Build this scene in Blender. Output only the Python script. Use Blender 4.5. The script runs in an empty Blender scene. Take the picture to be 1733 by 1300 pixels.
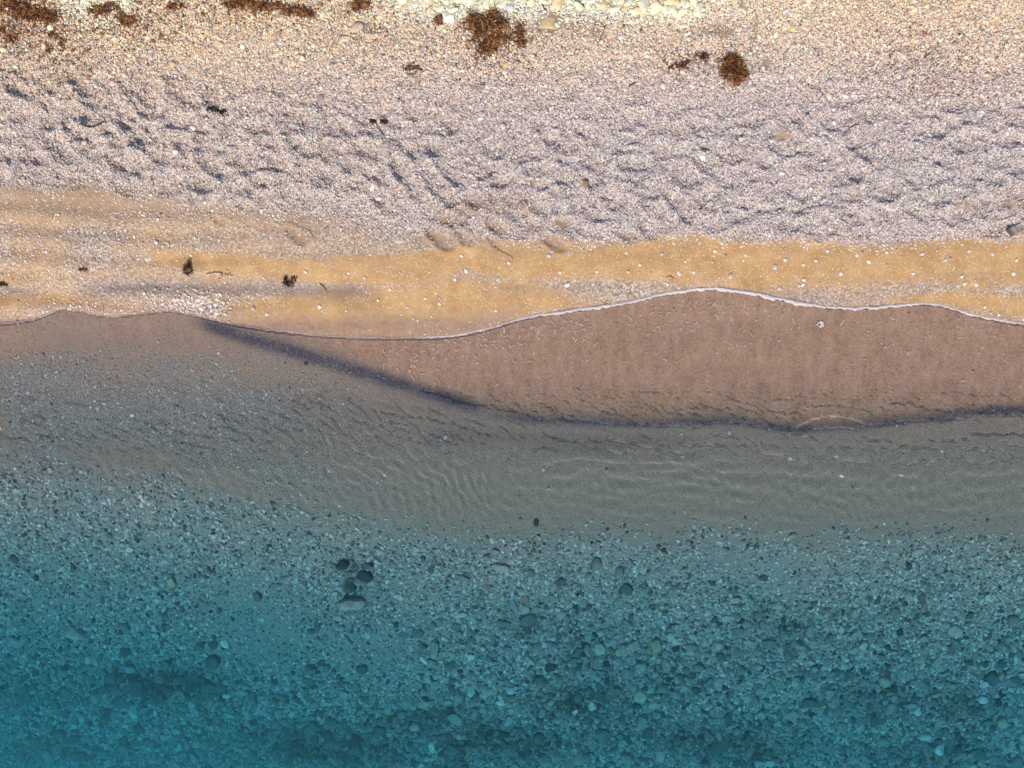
import bpy, math, random
import numpy as np
from mathutils import Vector, Euler

# ------------------------------------------------------------------ camera, sky, sun, exposure
scene = bpy.context.scene
S = 0.0064                 # metres on the still-water plane per photograph pixel
HC = 8.6                   # camera height above still water
cam = bpy.data.cameras.new('camera')
cam.sensor_width = 36.0
cam.lens = 36.0 * HC / (1733 * S)
cam.clip_start = 0.1
cam.clip_end = 2000
camo = bpy.data.objects.new('camera', cam)
scene.collection.objects.link(camo)
camo.location = (0, 0, HC)
scene.camera = camo

SUN_AZ = math.radians(196)          # from +Y clockwise: the sun stands over the sea
SUN_EL = math.radians(43)
world = bpy.data.worlds.new('World')
scene.world = world
world.use_nodes = True
wn = world.node_tree
sky = wn.nodes.new('ShaderNodeTexSky')
sky.sky_type = 'NISHITA'
sky.sun_disc = False
sky.sun_elevation = SUN_EL
sky.sun_rotation = SUN_AZ
wn.links.new(sky.outputs[0], wn.nodes['Background'].inputs[0])
wn.nodes['Background'].inputs[1].default_value = 0.15

sl = bpy.data.lights.new('sun', 'SUN')
sl.energy = 3.7
sl.angle = math.radians(0.55)
sl.color = (1.0, 0.93, 0.82)
so = bpy.data.objects.new('sun', sl)
scene.collection.objects.link(so)
sv = Vector((math.sin(SUN_AZ) * math.cos(SUN_EL), math.cos(SUN_AZ) * math.cos(SUN_EL), math.sin(SUN_EL)))
so.rotation_euler = (-sv).to_track_quat('-Z', 'Y').to_euler()
so.location = sv * 20
sl.cycles.is_caustics_light = True

scene.view_settings.view_transform = 'Standard'
scene.view_settings.look = 'None'
scene.view_settings.gamma = 1.0
scene.view_settings.use_curve_mapping = False
scene.view_settings.exposure = 0.14
scene.cycles.max_bounces = 8
scene.cycles.transmission_bounces = 6
scene.cycles.caustics_refractive = True
scene.cycles.caustics_reflective = False
scene.cycles.blur_glossy = 0.5
scene.cycles.use_denoising = True
scene.cycles.sample_clamp_direct = 5.0
scene.cycles.sample_clamp_indirect = 2.0

rng = np.random.default_rng(11)
random.seed(11)
C = scene.collection

# ------------------------------------------------------------------ noise and small maths
def _hash(ix, iy, seed):
    h = (ix.astype(np.int64) * 374761393 + iy.astype(np.int64) * 668265263 + seed * 1442695041) & 0xffffffff
    h = ((h ^ (h >> 13)) * 1274126177) & 0xffffffff
    h = h ^ (h >> 16)
    return (h & 0xffff) / 65535.0

def vnoise(x, y, seed=0):
    ix = np.floor(x); iy = np.floor(y)
    fx = x - ix; fy = y - iy
    ix = ix.astype(np.int64); iy = iy.astype(np.int64)
    u = fx * fx * fx * (fx * (fx * 6 - 15) + 10); v = fy * fy * fy * (fy * (fy * 6 - 15) + 10)
    a = _hash(ix, iy, seed); b = _hash(ix + 1, iy, seed)
    c = _hash(ix, iy + 1, seed); d = _hash(ix + 1, iy + 1, seed)
    return ((a * (1 - u) + b * u) * (1 - v) + (c * (1 - u) + d * u) * v) * 2 - 1

def fbm(x, y, f, octs=4, seed=0, gain=0.5):
    r = 0; amp = 1.0; tot = 0
    for k in range(octs):
        r = r + amp * vnoise(x * f + 17.3 * k, y * f - 9.1 * k, seed + k * 7)
        tot += amp; amp *= gain; f *= 2.03
    return r / tot

def sstep(a, b, x):
    t = np.clip((x - a) / (b - a), 0, 1)
    return t * t * (3 - 2 * t)

# beach profile: photograph row at mid-frame -> height
PROF = [(-900, 1.0), (-400, .86), (0, .60), (100, .52), (300, .40), (400, .31), (450, .235), (500, .13), (540, .065),
        (600, .012), (660, -.045), (720, -.10), (800, -.17), (900, -.27), (1000, -.45), (1100, -.65), (1300, -.95), (1700, -1.35), (2600, -1.9)]
def eff(z):
    return z if z > 0 else 0.76 * z
_py = [((650 - p) * S * (HC - eff(z)) / HC, z) for p, z in PROF][::-1]
PY_ = np.array([a for a, b in _py]); PZ_ = np.array([b for a, b in _py])
# smooth the profile
_yy = np.linspace(-12, 10, 2200)
_zz = np.interp(_yy, PY_, PZ_)
_k = np.hanning(61); _k /= _k.sum()
_zz = np.convolve(np.pad(_zz, 30, mode='edge'), _k, mode='valid')
def zprof(y):
    return np.interp(y, _yy, _zz)

def W(px, py, dz=0.0):
    """photograph pixel -> ground point (x, y) of the place"""
    z = 0.0
    for _ in range(5):
        k = (HC - (eff(z) + dz)) / HC
        y = (650 - py) * S * k
        z = float(zprof(y))
    return (px - 866.5) * S * k, y

def curve(pts):
    w = sorted(W(*p) for p in pts)
    xs = np.array([a for a, b in w]); ys = np.array([b for a, b in w])
    def f(x):
        # smooth interpolation
        r = 0
        for o in (-.16, -.08, 0, .08, .16):
            r = r + np.interp(np.asarray(x) + o, xs, ys)
        return r / 5
    f.x0 = xs[0]; f.x1 = xs[-1]
    return f

# upper edge of the water: the swash line
FOAM = curve([(-900, 560), (-300, 556), (-60, 552), (0, 548), (60, 541), (95, 524), (112, 519), (135, 524), (170, 536), (215, 534), (250, 528), (290, 524), (320, 529), (350, 538),
              (400, 549), (450, 557), (510, 564), (570, 569), (630, 571), (700, 571), (760, 570), (800, 563), (830, 556), (870, 541), (935, 529), (1000, 519), (1060, 513),
              (1090, 503), (1150, 491), (1200, 486), (1245, 489), (1290, 498), (1340, 508), (1385, 517), (1420, 521), (1470, 520), (1500, 517), (1570, 512), (1600, 517), (1640, 532), (1690, 542), (1733, 549), (1800, 556), (2600, 560)])
# the dark line of the wave front behind the swash
DARK = curve([(-300, 700), (200, 620), (335, 540), (390, 553), (450, 570), (500, 583), (560, 603), (620, 630), (700, 660), (760, 682), (850, 702), (930, 714), (1000, 720), (1100, 726), (1180, 722), (1240, 718), (1300, 728), (1350, 738), (1430, 733), (1540, 722), (1640, 712), (1733, 708), (2600, 690)])
DAMP = curve([(330, 526), (400, 537), (450, 541), (520, 542), (600, 541), (700, 540), (780, 539), (850, 535), (900, 529)])
SANDTOP = curve([(-900, 330), (0, 322), (150, 325), (280, 345), (400, 358), (560, 375), (700, 392), (850, 410), (1000, 416), (1150, 404), (1300, 412), (1450, 414), (1600, 408), (1733, 402), (2600, 400)])
DEEP = curve([(-900, 760), (0, 780), (200, 812), (400, 850), (550, 882), (700, 893), (850, 902), (1000, 908), (1150, 912), (1400, 914), (1550, 912), (1733, 906), (2600, 900)])
TROUGH = curve([(-200, 492), (0, 490), (100, 489), (200, 485), (350, 487), (480, 483), (600, 489), (680, 488)])

BANDS_GOLD = [
    (curve([(480, 452), (620, 450), (760, 440), (900, 432), (1100, 440), (1300, 440), (1500, 444), (1733, 446), (2600, 450)]), [(480, 8), (700, 14), (900, 24), (1200, 30), (1733, 30)], 1.0),
    (curve([(180, 446), (300, 440), (400, 446), (480, 454), (560, 466), (640, 470), (740, 462), (860, 446)]), [(200, 9), (400, 14), (600, 10), (860, 14)], 1.0),
    (curve([(330, 520), (430, 522), (520, 532), (620, 522), (750, 522), (860, 512), (960, 500), (1040, 488)]), [(330, 8), (520, 26), (760, 32), (1040, 14)], 1.0),
    (curve([(-200, 474), (0, 472), (70, 473), (130, 470)]), [(0, 4), (130, 2)], 0.9),
    (curve([(1420, 512), (1520, 506), (1620, 508), (1733, 522), (2400, 530)]), [(1420, 4), (1560, 8), (1733, 16)], 0.9),
    (curve([(-200, 512), (0, 512), (80, 506), (110, 500), (170, 512), (250, 515)]), [(0, 14), (250, 7)], 0.55),
]

# ------------------------------------------------------------------ ground height field
def axis(a0, a1, d, far):
    core = np.arange(a0, a1 + d * .5, d)
    step = d; lo = [core[0]]; hi = [core[-1]]
    while hi[-1] < far:
        step *= 1.32; hi.append(hi[-1] + step)
    step = d
    while lo[-1] > -far:
        step *= 1.32; lo.append(lo[-1] - step)
    return np.concatenate([np.array(lo[:0:-1]), core, np.array(hi[1:])])

GX = axis(-6.5, 6.5, 0.0150, 150)
GY = axis(-5.1, 4.35, 0.0150, 150)
X, Y = np.meshgrid(GX, GY)
inner = (np.abs(X) < 8) & (np.abs(Y) < 7)

wx = X + 0.12 * fbm(X, Y, 1.3, 3, 5)
wy = Y + 0.05 * fbm(X, Y, 1.7, 3, 9)
yf = FOAM(X); yd = DARK(X); ys = SANDTOP(wx) + 0.06 * fbm(X, Y, 3.0, 3, 77); ydp = DEEP(wx) + 0.20 * fbm(X, Y, 1.8, 5, 31, .6)
zb = zprof(Y)
left = sstep(0.5, -6.0, X)
zb = zb - left * 0.40 * sstep(-.7, -4.0, Y)
far_out = sstep(7, 30, np.maximum(np.abs(X), np.abs(Y)))
m_shingle = sstep(-0.10, 0.16, Y - ys)                      # dry shingle
m_dry = sstep(-0.02, 0.02, Y - yf)
m_cob = sstep(0.26, -0.34, Y - ydp)                         # cobble bed in deeper water
m_mid = (1 - m_shingle) * m_dry
m_shal = (1 - m_dry) * (1 - m_cob)

gold = np.zeros_like(X)
for f, hw, amp in BANDS_GOLD:
    hx = np.array([W(a, 470)[0] for a, b in hw]); hb = np.array([b * S for a, b in hw])
    h = np.interp(wx, hx, hb) * 1.15
    band = np.exp(-np.abs((wy - f(wx)) / h) ** 1.7) * sstep(f.x0, f.x0 + 1.1, wx) * sstep(f.x1, f.x1 - 1.1, wx)
    gold = np.maximum(gold, amp * band)
gold = sstep(.12, .82, gold + .26 * fbm(X * .6, Y * 3.2, 2.4, 5, 41, .6) + .10 * fbm(X, Y * 2, 14, 3, 43))
gold = np.clip(gold, 0, 1) * (1 - 0.2 * m_shingle)
swash = (1 - m_dry) * sstep(-0.10, 0.22, Y - yd) * sstep(-3.7, -2.9, X)
patch = 0.0
for (px, py, rx, ry, a) in [(130, 340, 150, 26, 1), (260, 345, 60, 20, .7), (45, 330, 60, 20, .9), (820, 352, 60, 22, .7), (480, 372, 80, 14, .7), (330, 362, 60, 14, .5),
                            (1272, 44, 9, 26, .9), (1205, 48, 34, 14, .8), (928, 41, 30, 22, .9), (985, 52, 50, 14, .6), (1595, 140, 40, 16, .7), (1720, 345, 40, 14, .8), (1320, 232, 22, 10, .8), (1640, 350, 40, 10, .7),
                            (100, 30, 40, 14, .5), (370, 140, 22, 22, .5), (1290, 105, 14, 12, .8), (700, 62, 60, 18, .5), (600, 60, 70, 22, .5), (560, 270, 40, 14, .5), (1560, 85, 40, 30, .35), (1440, 472, 60, 5, .55), (1660, 466, 80, 7, .6), (1560, 470, 30, 5, .5), (900, 425, 90, 7, .5), (640, 450, 70, 6, .4)]:
    x0, y0 = W(px, py)
    patch = np.maximum(patch, a * np.exp(-(((wx - x0) / (rx * S)) ** 2 + ((wy - y0) / (ry * S)) ** 2) ** 1.5))
for (px, py, rx, ry) in [(745, 400, 30, 14), (766, 372, 30, 12), (790, 398, 22, 18), (841, 383, 26, 14), (938, 409, 28, 13), (835, 410, 20, 12), (880, 350, 30, 14), (502, 398, 26, 14), (820, 350, 40, 16), (905, 386, 26, 10), (950, 375, 20, 10)]:
    x0, y0 = W(px, py)
    patch = np.maximum(patch, .85 * np.exp(-(((wx - x0) / (rx * S)) ** 2 + ((wy - y0) / (ry * S)) ** 2) ** 1.5))
brown = np.clip(patch * (1 + .5 * fbm(X, Y, 5, 3, 51)), 0, 1)

dk = np.zeros_like(X)  # dark bed bands: gravel, and wave-front shade put into the colour
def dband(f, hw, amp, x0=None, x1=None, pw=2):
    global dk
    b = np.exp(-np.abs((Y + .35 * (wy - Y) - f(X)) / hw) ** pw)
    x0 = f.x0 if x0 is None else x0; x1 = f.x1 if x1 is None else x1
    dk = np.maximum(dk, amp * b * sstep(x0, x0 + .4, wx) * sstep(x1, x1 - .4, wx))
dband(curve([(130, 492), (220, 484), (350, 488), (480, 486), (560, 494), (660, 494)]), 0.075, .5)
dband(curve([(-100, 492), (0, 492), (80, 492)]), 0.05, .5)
dband(curve([(310, 535), (350, 551), (400, 566), (450, 582), (500, 597), (560, 615), (620, 634), (700, 658), (760, 678), (850, 702)]), 0.085, 1.0, pw=2.6)  # shade of the wave front painted into the bed, left diagonal
dband(curve([(800, 700), (930, 712), (1000, 716), (1100, 720), (1180, 716), (1240, 711), (1300, 720), (1350, 728), (1430, 724), (1540, 712), (1640, 700), (1733, 694), (2400, 690)]), 0.062, .85)  # painted shade line under the wave crest, right side
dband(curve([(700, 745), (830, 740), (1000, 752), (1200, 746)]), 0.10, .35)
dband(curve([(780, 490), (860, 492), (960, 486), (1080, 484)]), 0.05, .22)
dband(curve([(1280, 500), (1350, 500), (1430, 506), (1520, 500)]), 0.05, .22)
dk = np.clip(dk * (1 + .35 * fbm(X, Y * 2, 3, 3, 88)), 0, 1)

DPATCH = 0.0
for (px, py, rx, ry, a) in [(270, 1165, 140, 34, 1), (560, 1262, 190, 42, 1), (860, 1255, 140, 46, .9), (1250, 1258, 130, 44, .8), (1000, 1185, 110, 36, .7), (1640, 1192, 70, 28, .8), (990, 1100, 60, 60, .5), (1560, 1270, 120, 30, .6),
                            (600, 985, 34, 40, .8), (40, 1190, 60, 26, .7), (720, 1215, 110, 34, .7), (1290, 1060, 90, 50, .45), (1480, 1180, 100, 34, .5), (90, 1280, 90, 30, .6), (890, 1050, 40, 26, .5), (1120, 1150, 80, 40, .5)]:
    x0, y0 = W(px, py)
    DPATCH = np.maximum(DPATCH, a * np.exp(-(((wx - x0) / (rx * S)) ** 2 + ((Y + 2 * (wy - Y) - y0) / (ry * S)) ** 2) ** 1.2))
DPATCH = np.clip(DPATCH * (1 + .8 * fbm(X, Y, 3.2, 4, 93)), 0, 1)
# relief
Z = zb.copy()
Z += m_shingle * (0.022 * fbm(X, Y * 1.6, 1.6, 3, 3) + 0.018 * fbm(X + .35 * Y, Y * 1.3, 5.5, 3, 4) - 0.016 * np.clip(1 - 3.2 * np.abs(fbm(X * .8 + .5 * Y, Y * 1.25 - .2 * X, 2.6, 3, 23)), 0, 1) * sstep(3.3, 2.2, Y)) * (1 - far_out)
Z += m_mid * (0.008 * fbm(X, Y * 2.5, 1.8, 3, 6) + 0.0025 * fbm(X, Y * 2, 12, 2, 8))
Z += m_shal * (0.006 * fbm(X * .5, Y * 2.2, 2.4, 3, 12)) * sstep(0.1, -0.25, Y - yf)
Z += m_cob * (0.06 * fbm(X, Y, 1.5, 4, 14) + 0.02 * fbm(X, Y, 5, 3, 15))
tr = np.exp(-((wy - TROUGH(wx)) / 0.085) ** 2) * sstep(TROUGH.x1, TROUGH.x1 - .8, wx)
Z -= 0.032 * tr * m_dry
# soft undulating beach ridges on the left of the sand
Z += m_mid * left * 0.010 * np.sin((Y + .06 * np.sin(X * 1.3)) * 26)

# footprints pressed into the shingle: (px, py, image angle, length px)
PRINTS = [(745, 400, -33, 48), (783, 400, -41, 34), (797, 397, -82, 30), (766, 371, 16, 47), (841, 383, -37, 42), (890, 388, 20, 44), (919, 374, 45, 32), (938, 409, -25, 40),
          (835, 408, -45, 26), (688, 393, 32, 26), (502, 398, -35, 36), (370, 372, -20, 24), (102, 192, -40, 50), (24, 145, -45, 38), (114, 128, 2, 52), (142, 239, -40, 60), (208, 267, -35, 60),
          (228, 228, -40, 42), (200, 239, -50, 40), (305, 232, -15, 34), (402, 267, 15, 42), (357, 280, -30, 42), (485, 246, 10, 42), (447, 211, 20, 46), (568, 218, 0, 46), (440, 306, -10, 38),
          (516, 315, -30, 36), (403, 333, -60, 34), (733, 305, -60, 46), (678, 280, -60, 50), (619, 256, -10, 50), (716, 254, 10, 50), (782, 343, -10, 60), (671, 322, -40, 34), (913, 287, 5, 42),
          (1034, 336, 5, 60), (1086, 312, -20, 56), (1097, 381, -50, 46), (1007, 367, 10, 38), (1059, 395, -30, 36), (789, 318, -40, 56), (854, 305, 20, 42), (1576, 222, -5, 42), (1441, 239, 35, 42),
          (1361, 215, -60, 34), (1368, 253, 25, 38), (1358, 284, -15, 42), (1431, 298, 25, 50), (1254, 232, 0, 42), (1275, 204, 10, 42), (1649, 204, 0, 42), (1251, 370, 0, 38), (1199, 377, -50, 38),
          (1410, 384, -45, 42), (1469, 225, -40, 34), (165, 200, -10, 40), (260, 190, -12, 44), (300, 205, 15, 46), (365, 190, 20, 40), (60, 260, -35, 44), (250, 165, -30, 40), (20, 190, 10, 50),
          (640, 300, -20, 40), (905, 340, -30, 46), (960, 300, 20, 40), (1150, 350, -40, 50), (1330, 350, -30, 44), (1500, 330, 20, 40), (1560, 360, -20, 44), (1640, 300, 25, 44), (1700, 240, 10, 40)]
for _ in range(520):
    px = rng.uniform(-60, 1790)
    lo, hi = np.interp(px, [0, 500, 1100, 1733], [110, 180, 200, 170]), np.interp(px, [0, 500, 850, 1100, 1733], [300, 340, 385, 395, 380])
    PRINTS.append((px, rng.uniform(lo, hi), rng.choice([-38, -30, 20, 5]) + rng.normal(0, 14), rng.uniform(26, 52)))
for _ in range(60):
    px = rng.uniform(-60, 1790)
    PRINTS.append((px, rng.uniform(20, 180), rng.normal(0, 50), rng.uniform(22, 40)))
PMASK = np.zeros_like(X); DENT = np.zeros_like(X); RIM = np.zeros_like(X)
for i, (px, py, an, L) in enumerate(PRINTS):
    L *= 1.12
    x0, y0 = W(px, py)
    ix0, ix1 = np.searchsorted(GX, [x0 - .35, x0 + .35]); iy0, iy1 = np.searchsorted(GY, [y0 - .35, y0 + .35])
    sx = X[iy0:iy1, ix0:ix1]; sy = Y[iy0:iy1, ix0:ix1]
    a = math.radians(an); c, s_ = math.cos(a), math.sin(a)
    nz = 0.018 * fbm(sx, sy, 14, 2, 300)
    u = (sx - x0) * c + (sy - y0) * s_; v = -(sx - x0) * s_ + (sy - y0) * c + nz
    hl = L * S * .5; hw = hl * (.50 if i < 70 else .56) * (1 + .18 * u / hl)
    r = np.sqrt((u / hl) ** 2 + (v / hw) ** 2)
    dep = (0.0225 if i < 71 else 0.0165 if i < 591 else 0.012) * rng.uniform(.75, 1.2) * (L / 45)
    sl_ = (slice(iy0, iy1), slice(ix0, ix1))
    DENT[sl_] += dep * (1 - sstep(.30, 1.15, r))
    RIM[sl_] += dep * .62 * np.exp(-((r - 1.32) / .27) ** 2)
    PMASK[iy0:iy1, ix0:ix1] = np.maximum(PMASK[iy0:iy1, ix0:ix1], 1 - sstep(.5, 1.2, r))
Z += RIM - .05 * (1 - np.exp(-DENT / .05))

def zat(x, y):
    x = np.asarray(x, float); y = np.asarray(y, float)
    i = np.clip(np.searchsorted(GX, x) - 1, 0, len(GX) - 2); j = np.clip(np.searchsorted(GY, y) - 1, 0, len(GY) - 2)
    fx = (x - GX[i]) / (GX[i + 1] - GX[i]); fy = (y - GY[j]) / (GY[j + 1] - GY[j])
    return (Z[j, i] * (1 - fx) + Z[j, i + 1] * fx) * (1 - fy) + (Z[j + 1, i] * (1 - fx) + Z[j + 1, i + 1] * fx) * fy

def samp(A, x, y):
    i = np.clip(np.searchsorted(GX, x), 0, len(GX) - 1); j = np.clip(np.searchsorted(GY, y), 0, len(GY) - 1)
    return A[j, i]

# ------------------------------------------------------------------ materials
def newmat(name):
    m = bpy.data.materials.new(name); m.use_nodes = True
    nt = m.node_tree; nt.nodes.clear()
    return m, nt, nt.nodes, nt.links

def N(nodes, t, **kw):
    n = nodes.new(t)
    for k, v in kw.items():
        setattr(n, k, v)
    return n

def mixc(nt, a, b, f, mode='MIX'):
    n = nt.nodes.new('ShaderNodeMix'); n.data_type = 'RGBA'; n.blend_type = mode
    for sock, val in ((n.inputs[0], f), (n.inputs[6], a), (n.inputs[7], b)):
        if isinstance(val, (int, float)): sock.default_value = val
        elif isinstance(val, tuple): sock.default_value = (*val, 1)
        else: nt.links.new(val, sock)
    return n.outputs[2]

def mth(nt, op, a, b=0.0, clamp=False):
    n = nt.nodes.new('ShaderNodeMath'); n.operation = op; n.use_clamp = clamp
    for sock, val in ((n.inputs[0], a), (n.inputs[1], b)):
        if isinstance(val, (int, float)): sock.default_value = val
        else: nt.links.new(val, sock)
    return n.outputs[0]

def attr(nt, name, typ='GEOMETRY'):
    n = nt.nodes.new('ShaderNodeAttribute'); n.attribute_name = name; n.attribute_type = typ
    return n

def noise(nt, vec, scale, detail=4, rough=.6):
    n = nt.nodes.new('ShaderNodeTexNoise'); n.inputs['Scale'].default_value = scale
    n.inputs['Detail'].default_value = detail; n.inputs['Roughness'].default_value = rough
    nt.links.new(vec, n.inputs['Vector']); return n.outputs['Fac']

def ramp(nt, fac, stops):
    n = nt.nodes.new('ShaderNodeValToRGB')
    while len(n.color_ramp.elements) < len(stops): n.color_ramp.elements.new(.5)
    for e, (p, c) in zip(n.color_ramp.elements, stops):
        e.position = p; e.color = (*c, 1)
    nt.links.new(fac, n.inputs[0]); return n.outputs[0]

def ground_material():
    m, nt, nd, lk = newmat('beach_ground')
    out = N(nd, 'ShaderNodeOutputMaterial'); b = N(nd, 'ShaderNodeBsdfPrincipled'); lk.new(b.outputs[0], out.inputs[0])
    pos = N(nd, 'ShaderNodeNewGeometry').outputs['Position']
    vor = N(nd, 'ShaderNodeTexVoronoi'); vor.inputs['Scale'].default_value = 62; lk.new(pos, vor.inputs['Vector'])
    vor2 = N(nd, 'ShaderNodeTexVoronoi'); vor2.inputs['Scale'].default_value = 120; lk.new(pos, vor2.inputs['Vector'])
    sep = N(nd, 'ShaderNodeSeparateColor'); lk.new(vor.outputs['Color'], sep.inputs[0])
    grain = ramp(nt, sep.outputs[0], [(0, (.09, .08, .085)), (.25, (.19, .165, .16)), (.5, (.31, .27, .255)), (.75, (.43, .38, .345)), (1, (.66, .60, .53))])
    sep2 = N(nd, 'ShaderNodeSeparateColor'); lk.new(vor2.outputs['Color'], sep2.inputs[0])
    sandn = noise(nt, pos, 4, 7, .68)
    sandf = noise(nt, pos, 150, 3, .6)
    sand = ramp(nt, sandn, [(.25, (.32, .188, .092)), (.5, (.44, .262, .122)), (.75, (.54, .35, .178))])
    sand = mixc(nt, sand, mixc(nt, (.70, .70, .70), (1.15, 1.12, 1.08), sandf), .9, 'MULTIPLY')
    sand = mixc(nt, sand, (.75, .66, .52), mth(nt, 'MULTIPLY', mth(nt, 'GREATER_THAN', sep2.outputs[0], .95), .5))
    brownc = ramp(nt, noise(nt, pos, 22, 4, .6), [(.3, (.25, .165, .11)), (.7, (.40, .27, .175))])
    darkc = ramp(nt, sep.outputs[1], [(0, (.11, .10, .125)), (.6, (.15, .135, .165)), (.9, (.19, .175, .20)), (1, (.30, .28, .29))])  # dark gravel tone, also used for the painted wave-front shade
    a = attr(nt, 'zone'); za = N(nd, 'ShaderNodeSeparateColor'); lk.new(a.outputs['Color'], za.inputs[0])
    a2 = attr(nt, 'zone_wet'); zw = N(nd, 'ShaderNodeSeparateColor'); lk.new(a2.outputs['Color'], zw.inputs[0])
    c = mixc(nt, grain, sand, za.outputs[0])
    c = mixc(nt, c, brownc, mth(nt, 'MULTIPLY', za.outputs[1], .9))
    # fine greyish-brown bed of the shallows
    shal = ramp(nt, noise(nt, pos, 55, 5, .7), [(.25, (.27, .215, .18)), (.5, (.46, .37, .31)), (.75, (.66, .53, .45))])
    c = mixc(nt, c, shal, zw.outputs[1])
    mpn = N(nd, 'ShaderNodeMapping'); lk.new(pos, mpn.inputs[0]); mpn.inputs['Rotation'].default_value = (0, 0, .5); mpn.inputs['Scale'].default_value = (1.0, .45, 1)
    redsand = ramp(nt, mth(nt, 'ADD', mth(nt, 'MULTIPLY', noise(nt, pos, 40, 5, .7), .55), mth(nt, 'MULTIPLY', noise(nt, mpn.outputs[0], 9, 5, .7), .45)), [(.34, (.41, .245, .17)), (.5, (.66, .415, .295)), (.66, (.82, .565, .43))])
    c = mixc(nt, c, ramp(nt, noise(nt, pos, 70, 4, .7), [(.25, (.27, .27, .26)), (.5, (.47, .46, .445)), (.75, (.68, .66, .64))]), a2.outputs['Alpha'])
    c = mixc(nt, c, redsand, zw.outputs[2])
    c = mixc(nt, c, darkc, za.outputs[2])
    c = mixc(nt, c, mixc(nt, c, (.74, .71, .70), 1.0, 'MULTIPLY'), zw.outputs[0])
    lk.new(c, b.inputs['Base Color'])
    b.inputs['Roughness'].default_value = .9
    b.inputs['Specular IOR Level'].default_value = .25
    bump = N(nd, 'ShaderNodeBump'); bump.inputs['Strength'].default_value = .9; bump.inputs['Distance'].default_value = .006
    h = mth(nt, 'ADD', mth(nt, 'MULTIPLY', vor.outputs['Distance'], -1.0), mth(nt, 'MULTIPLY', sandf, .5))
    soft = mth(nt, 'SUBTRACT', 1.0, mth(nt, 'MULTIPLY', za.outputs[0], .75))
    lk.new(mth(nt, 'MULTIPLY', h, soft), bump.inputs['Height']); lk.new(bump.outputs[0], b.inputs['Normal'])
    return m

def stone_material(name, source):
    """source: 'INSTANCER' reads the per-stone colour of a scatter, 'OBJECT' the object's own colour"""
    m, nt, nd, lk = newmat(name)
    out = N(nd, 'ShaderNodeOutputMaterial'); b = N(nd, 'ShaderNodeBsdfPrincipled'); lk.new(b.outputs[0], out.inputs[0])
    tc = N(nd, 'ShaderNodeTexCoord').outputs['Object']
    if source == 'INSTANCER':
        col = attr(nt, 'tint', 'INSTANCER').outputs['Color']
    else:
        col = N(nd, 'ShaderNodeObjectInfo').outputs['Color']
    oi = N(nd, 'ShaderNodeObjectInfo')
    off = N(nd, 'ShaderNodeVectorMath', operation='ADD'); lk.new(tc, off.inputs[0])
    cv = N(nd, 'ShaderNodeCombineXYZ'); lk.new(mth(nt, 'MULTIPLY', oi.outputs['Random'], 37.0), cv.inputs[0]); lk.new(cv.outputs[0], off.inputs[1])
    n1 = noise(nt, off.outputs[0], 1.6, 5, .65); n2 = noise(nt, off.outputs[0], 9, 3, .6)
    f = ramp(nt, n1, [(.28, (.62, .60, .60)), (.52, (1, 1, 1)), (.75, (1.22, 1.18, 1.1))])
    c = mixc(nt, col, f, .85, 'MULTIPLY')
    f2 = ramp(nt, n2, [(.3, (.8, .8, .8)), (.7, (1.1, 1.1, 1.1))])
    c = mixc(nt, c, f2, .8, 'MULTIPLY')
    lk.new(c, b.inputs['Base Color']); b.inputs['Roughness'].default_value = .85
    b.inputs['Specular IOR Level'].default_value = .25
    bump = N(nd, 'ShaderNodeBump'); bump.inputs['Strength'].default_value = .5; bump.inputs['Distance'].default_value = .02
    lk.new(n2, bump.inputs['Height']); lk.new(bump.outputs[0], b.inputs['Normal'])
    return m

def simple_mat(name, stops, scale, rough=.9, useattr=False, bumpd=.003):
    m, nt, nd, lk = newmat(name)
    out = N(nd, 'ShaderNodeOutputMaterial'); b = N(nd, 'ShaderNodeBsdfPrincipled'); lk.new(b.outputs[0], out.inputs[0])
    pos = N(nd, 'ShaderNodeNewGeometry').outputs['Position']
    n1 = noise(nt, pos, scale, 4, .6)
    c = ramp(nt, n1, stops)
    if useattr:
        c = mixc(nt, c, attr(nt, 'fibre').outputs['Color'], 1.0, 'MULTIPLY')
    lk.new(c, b.inputs['Base Color']); b.inputs['Roughness'].default_value = rough
    b.inputs['Specular IOR Level'].default_value = .3
    bump = N(nd, 'ShaderNodeBump'); bump.inputs['Strength'].default_value = .6; bump.inputs['Distance'].default_value = bumpd
    lk.new(n1, bump.inputs['Height']); lk.new(bump.outputs[0], b.inputs['Normal'])
    return m

MG = ground_material()
MS_I = stone_material('scattered_stone', 'INSTANCER')
MS_O = stone_material('single_stone', 'OBJECT')

# ------------------------------------------------------------------ mesh helpers
def mesh_np(name, v, faces, smooth=True):
    """faces: (n,3) or (n,4) int array"""
    me = bpy.data.meshes.new(name)
    v = np.asarray(v, np.float32); faces = np.asarray(faces, np.int32)
    k = faces.shape[1]
    me.vertices.add(len(v)); me.vertices.foreach_set('co', v.ravel())
    me.loops.add(faces.size); me.loops.foreach_set('vertex_index', faces.ravel())
    me.polygons.add(len(faces))
    me.polygons.foreach_set('loop_start', np.arange(0, faces.size, k, dtype=np.int32))
    me.polygons.foreach_set('loop_total', np.full(len(faces), k, np.int32))
    if smooth: me.polygons.foreach_set('use_smooth', np.ones(len(faces), bool))
    me.update(calc_edges=True); me.validate()
    return me

def link(name, me, mat=None):
    o = bpy.data.objects.new(name, me); C.objects.link(o)
    if mat is not None and not len(me.materials): me.materials.append(mat)
    return o

def tag(o, label=None, cat=None, group=None, kind=None):
    if label: o['label'] = label
    if cat: o['category'] = cat
    if group: o['group'] = group
    if kind: o['kind'] = kind
    return o

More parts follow.
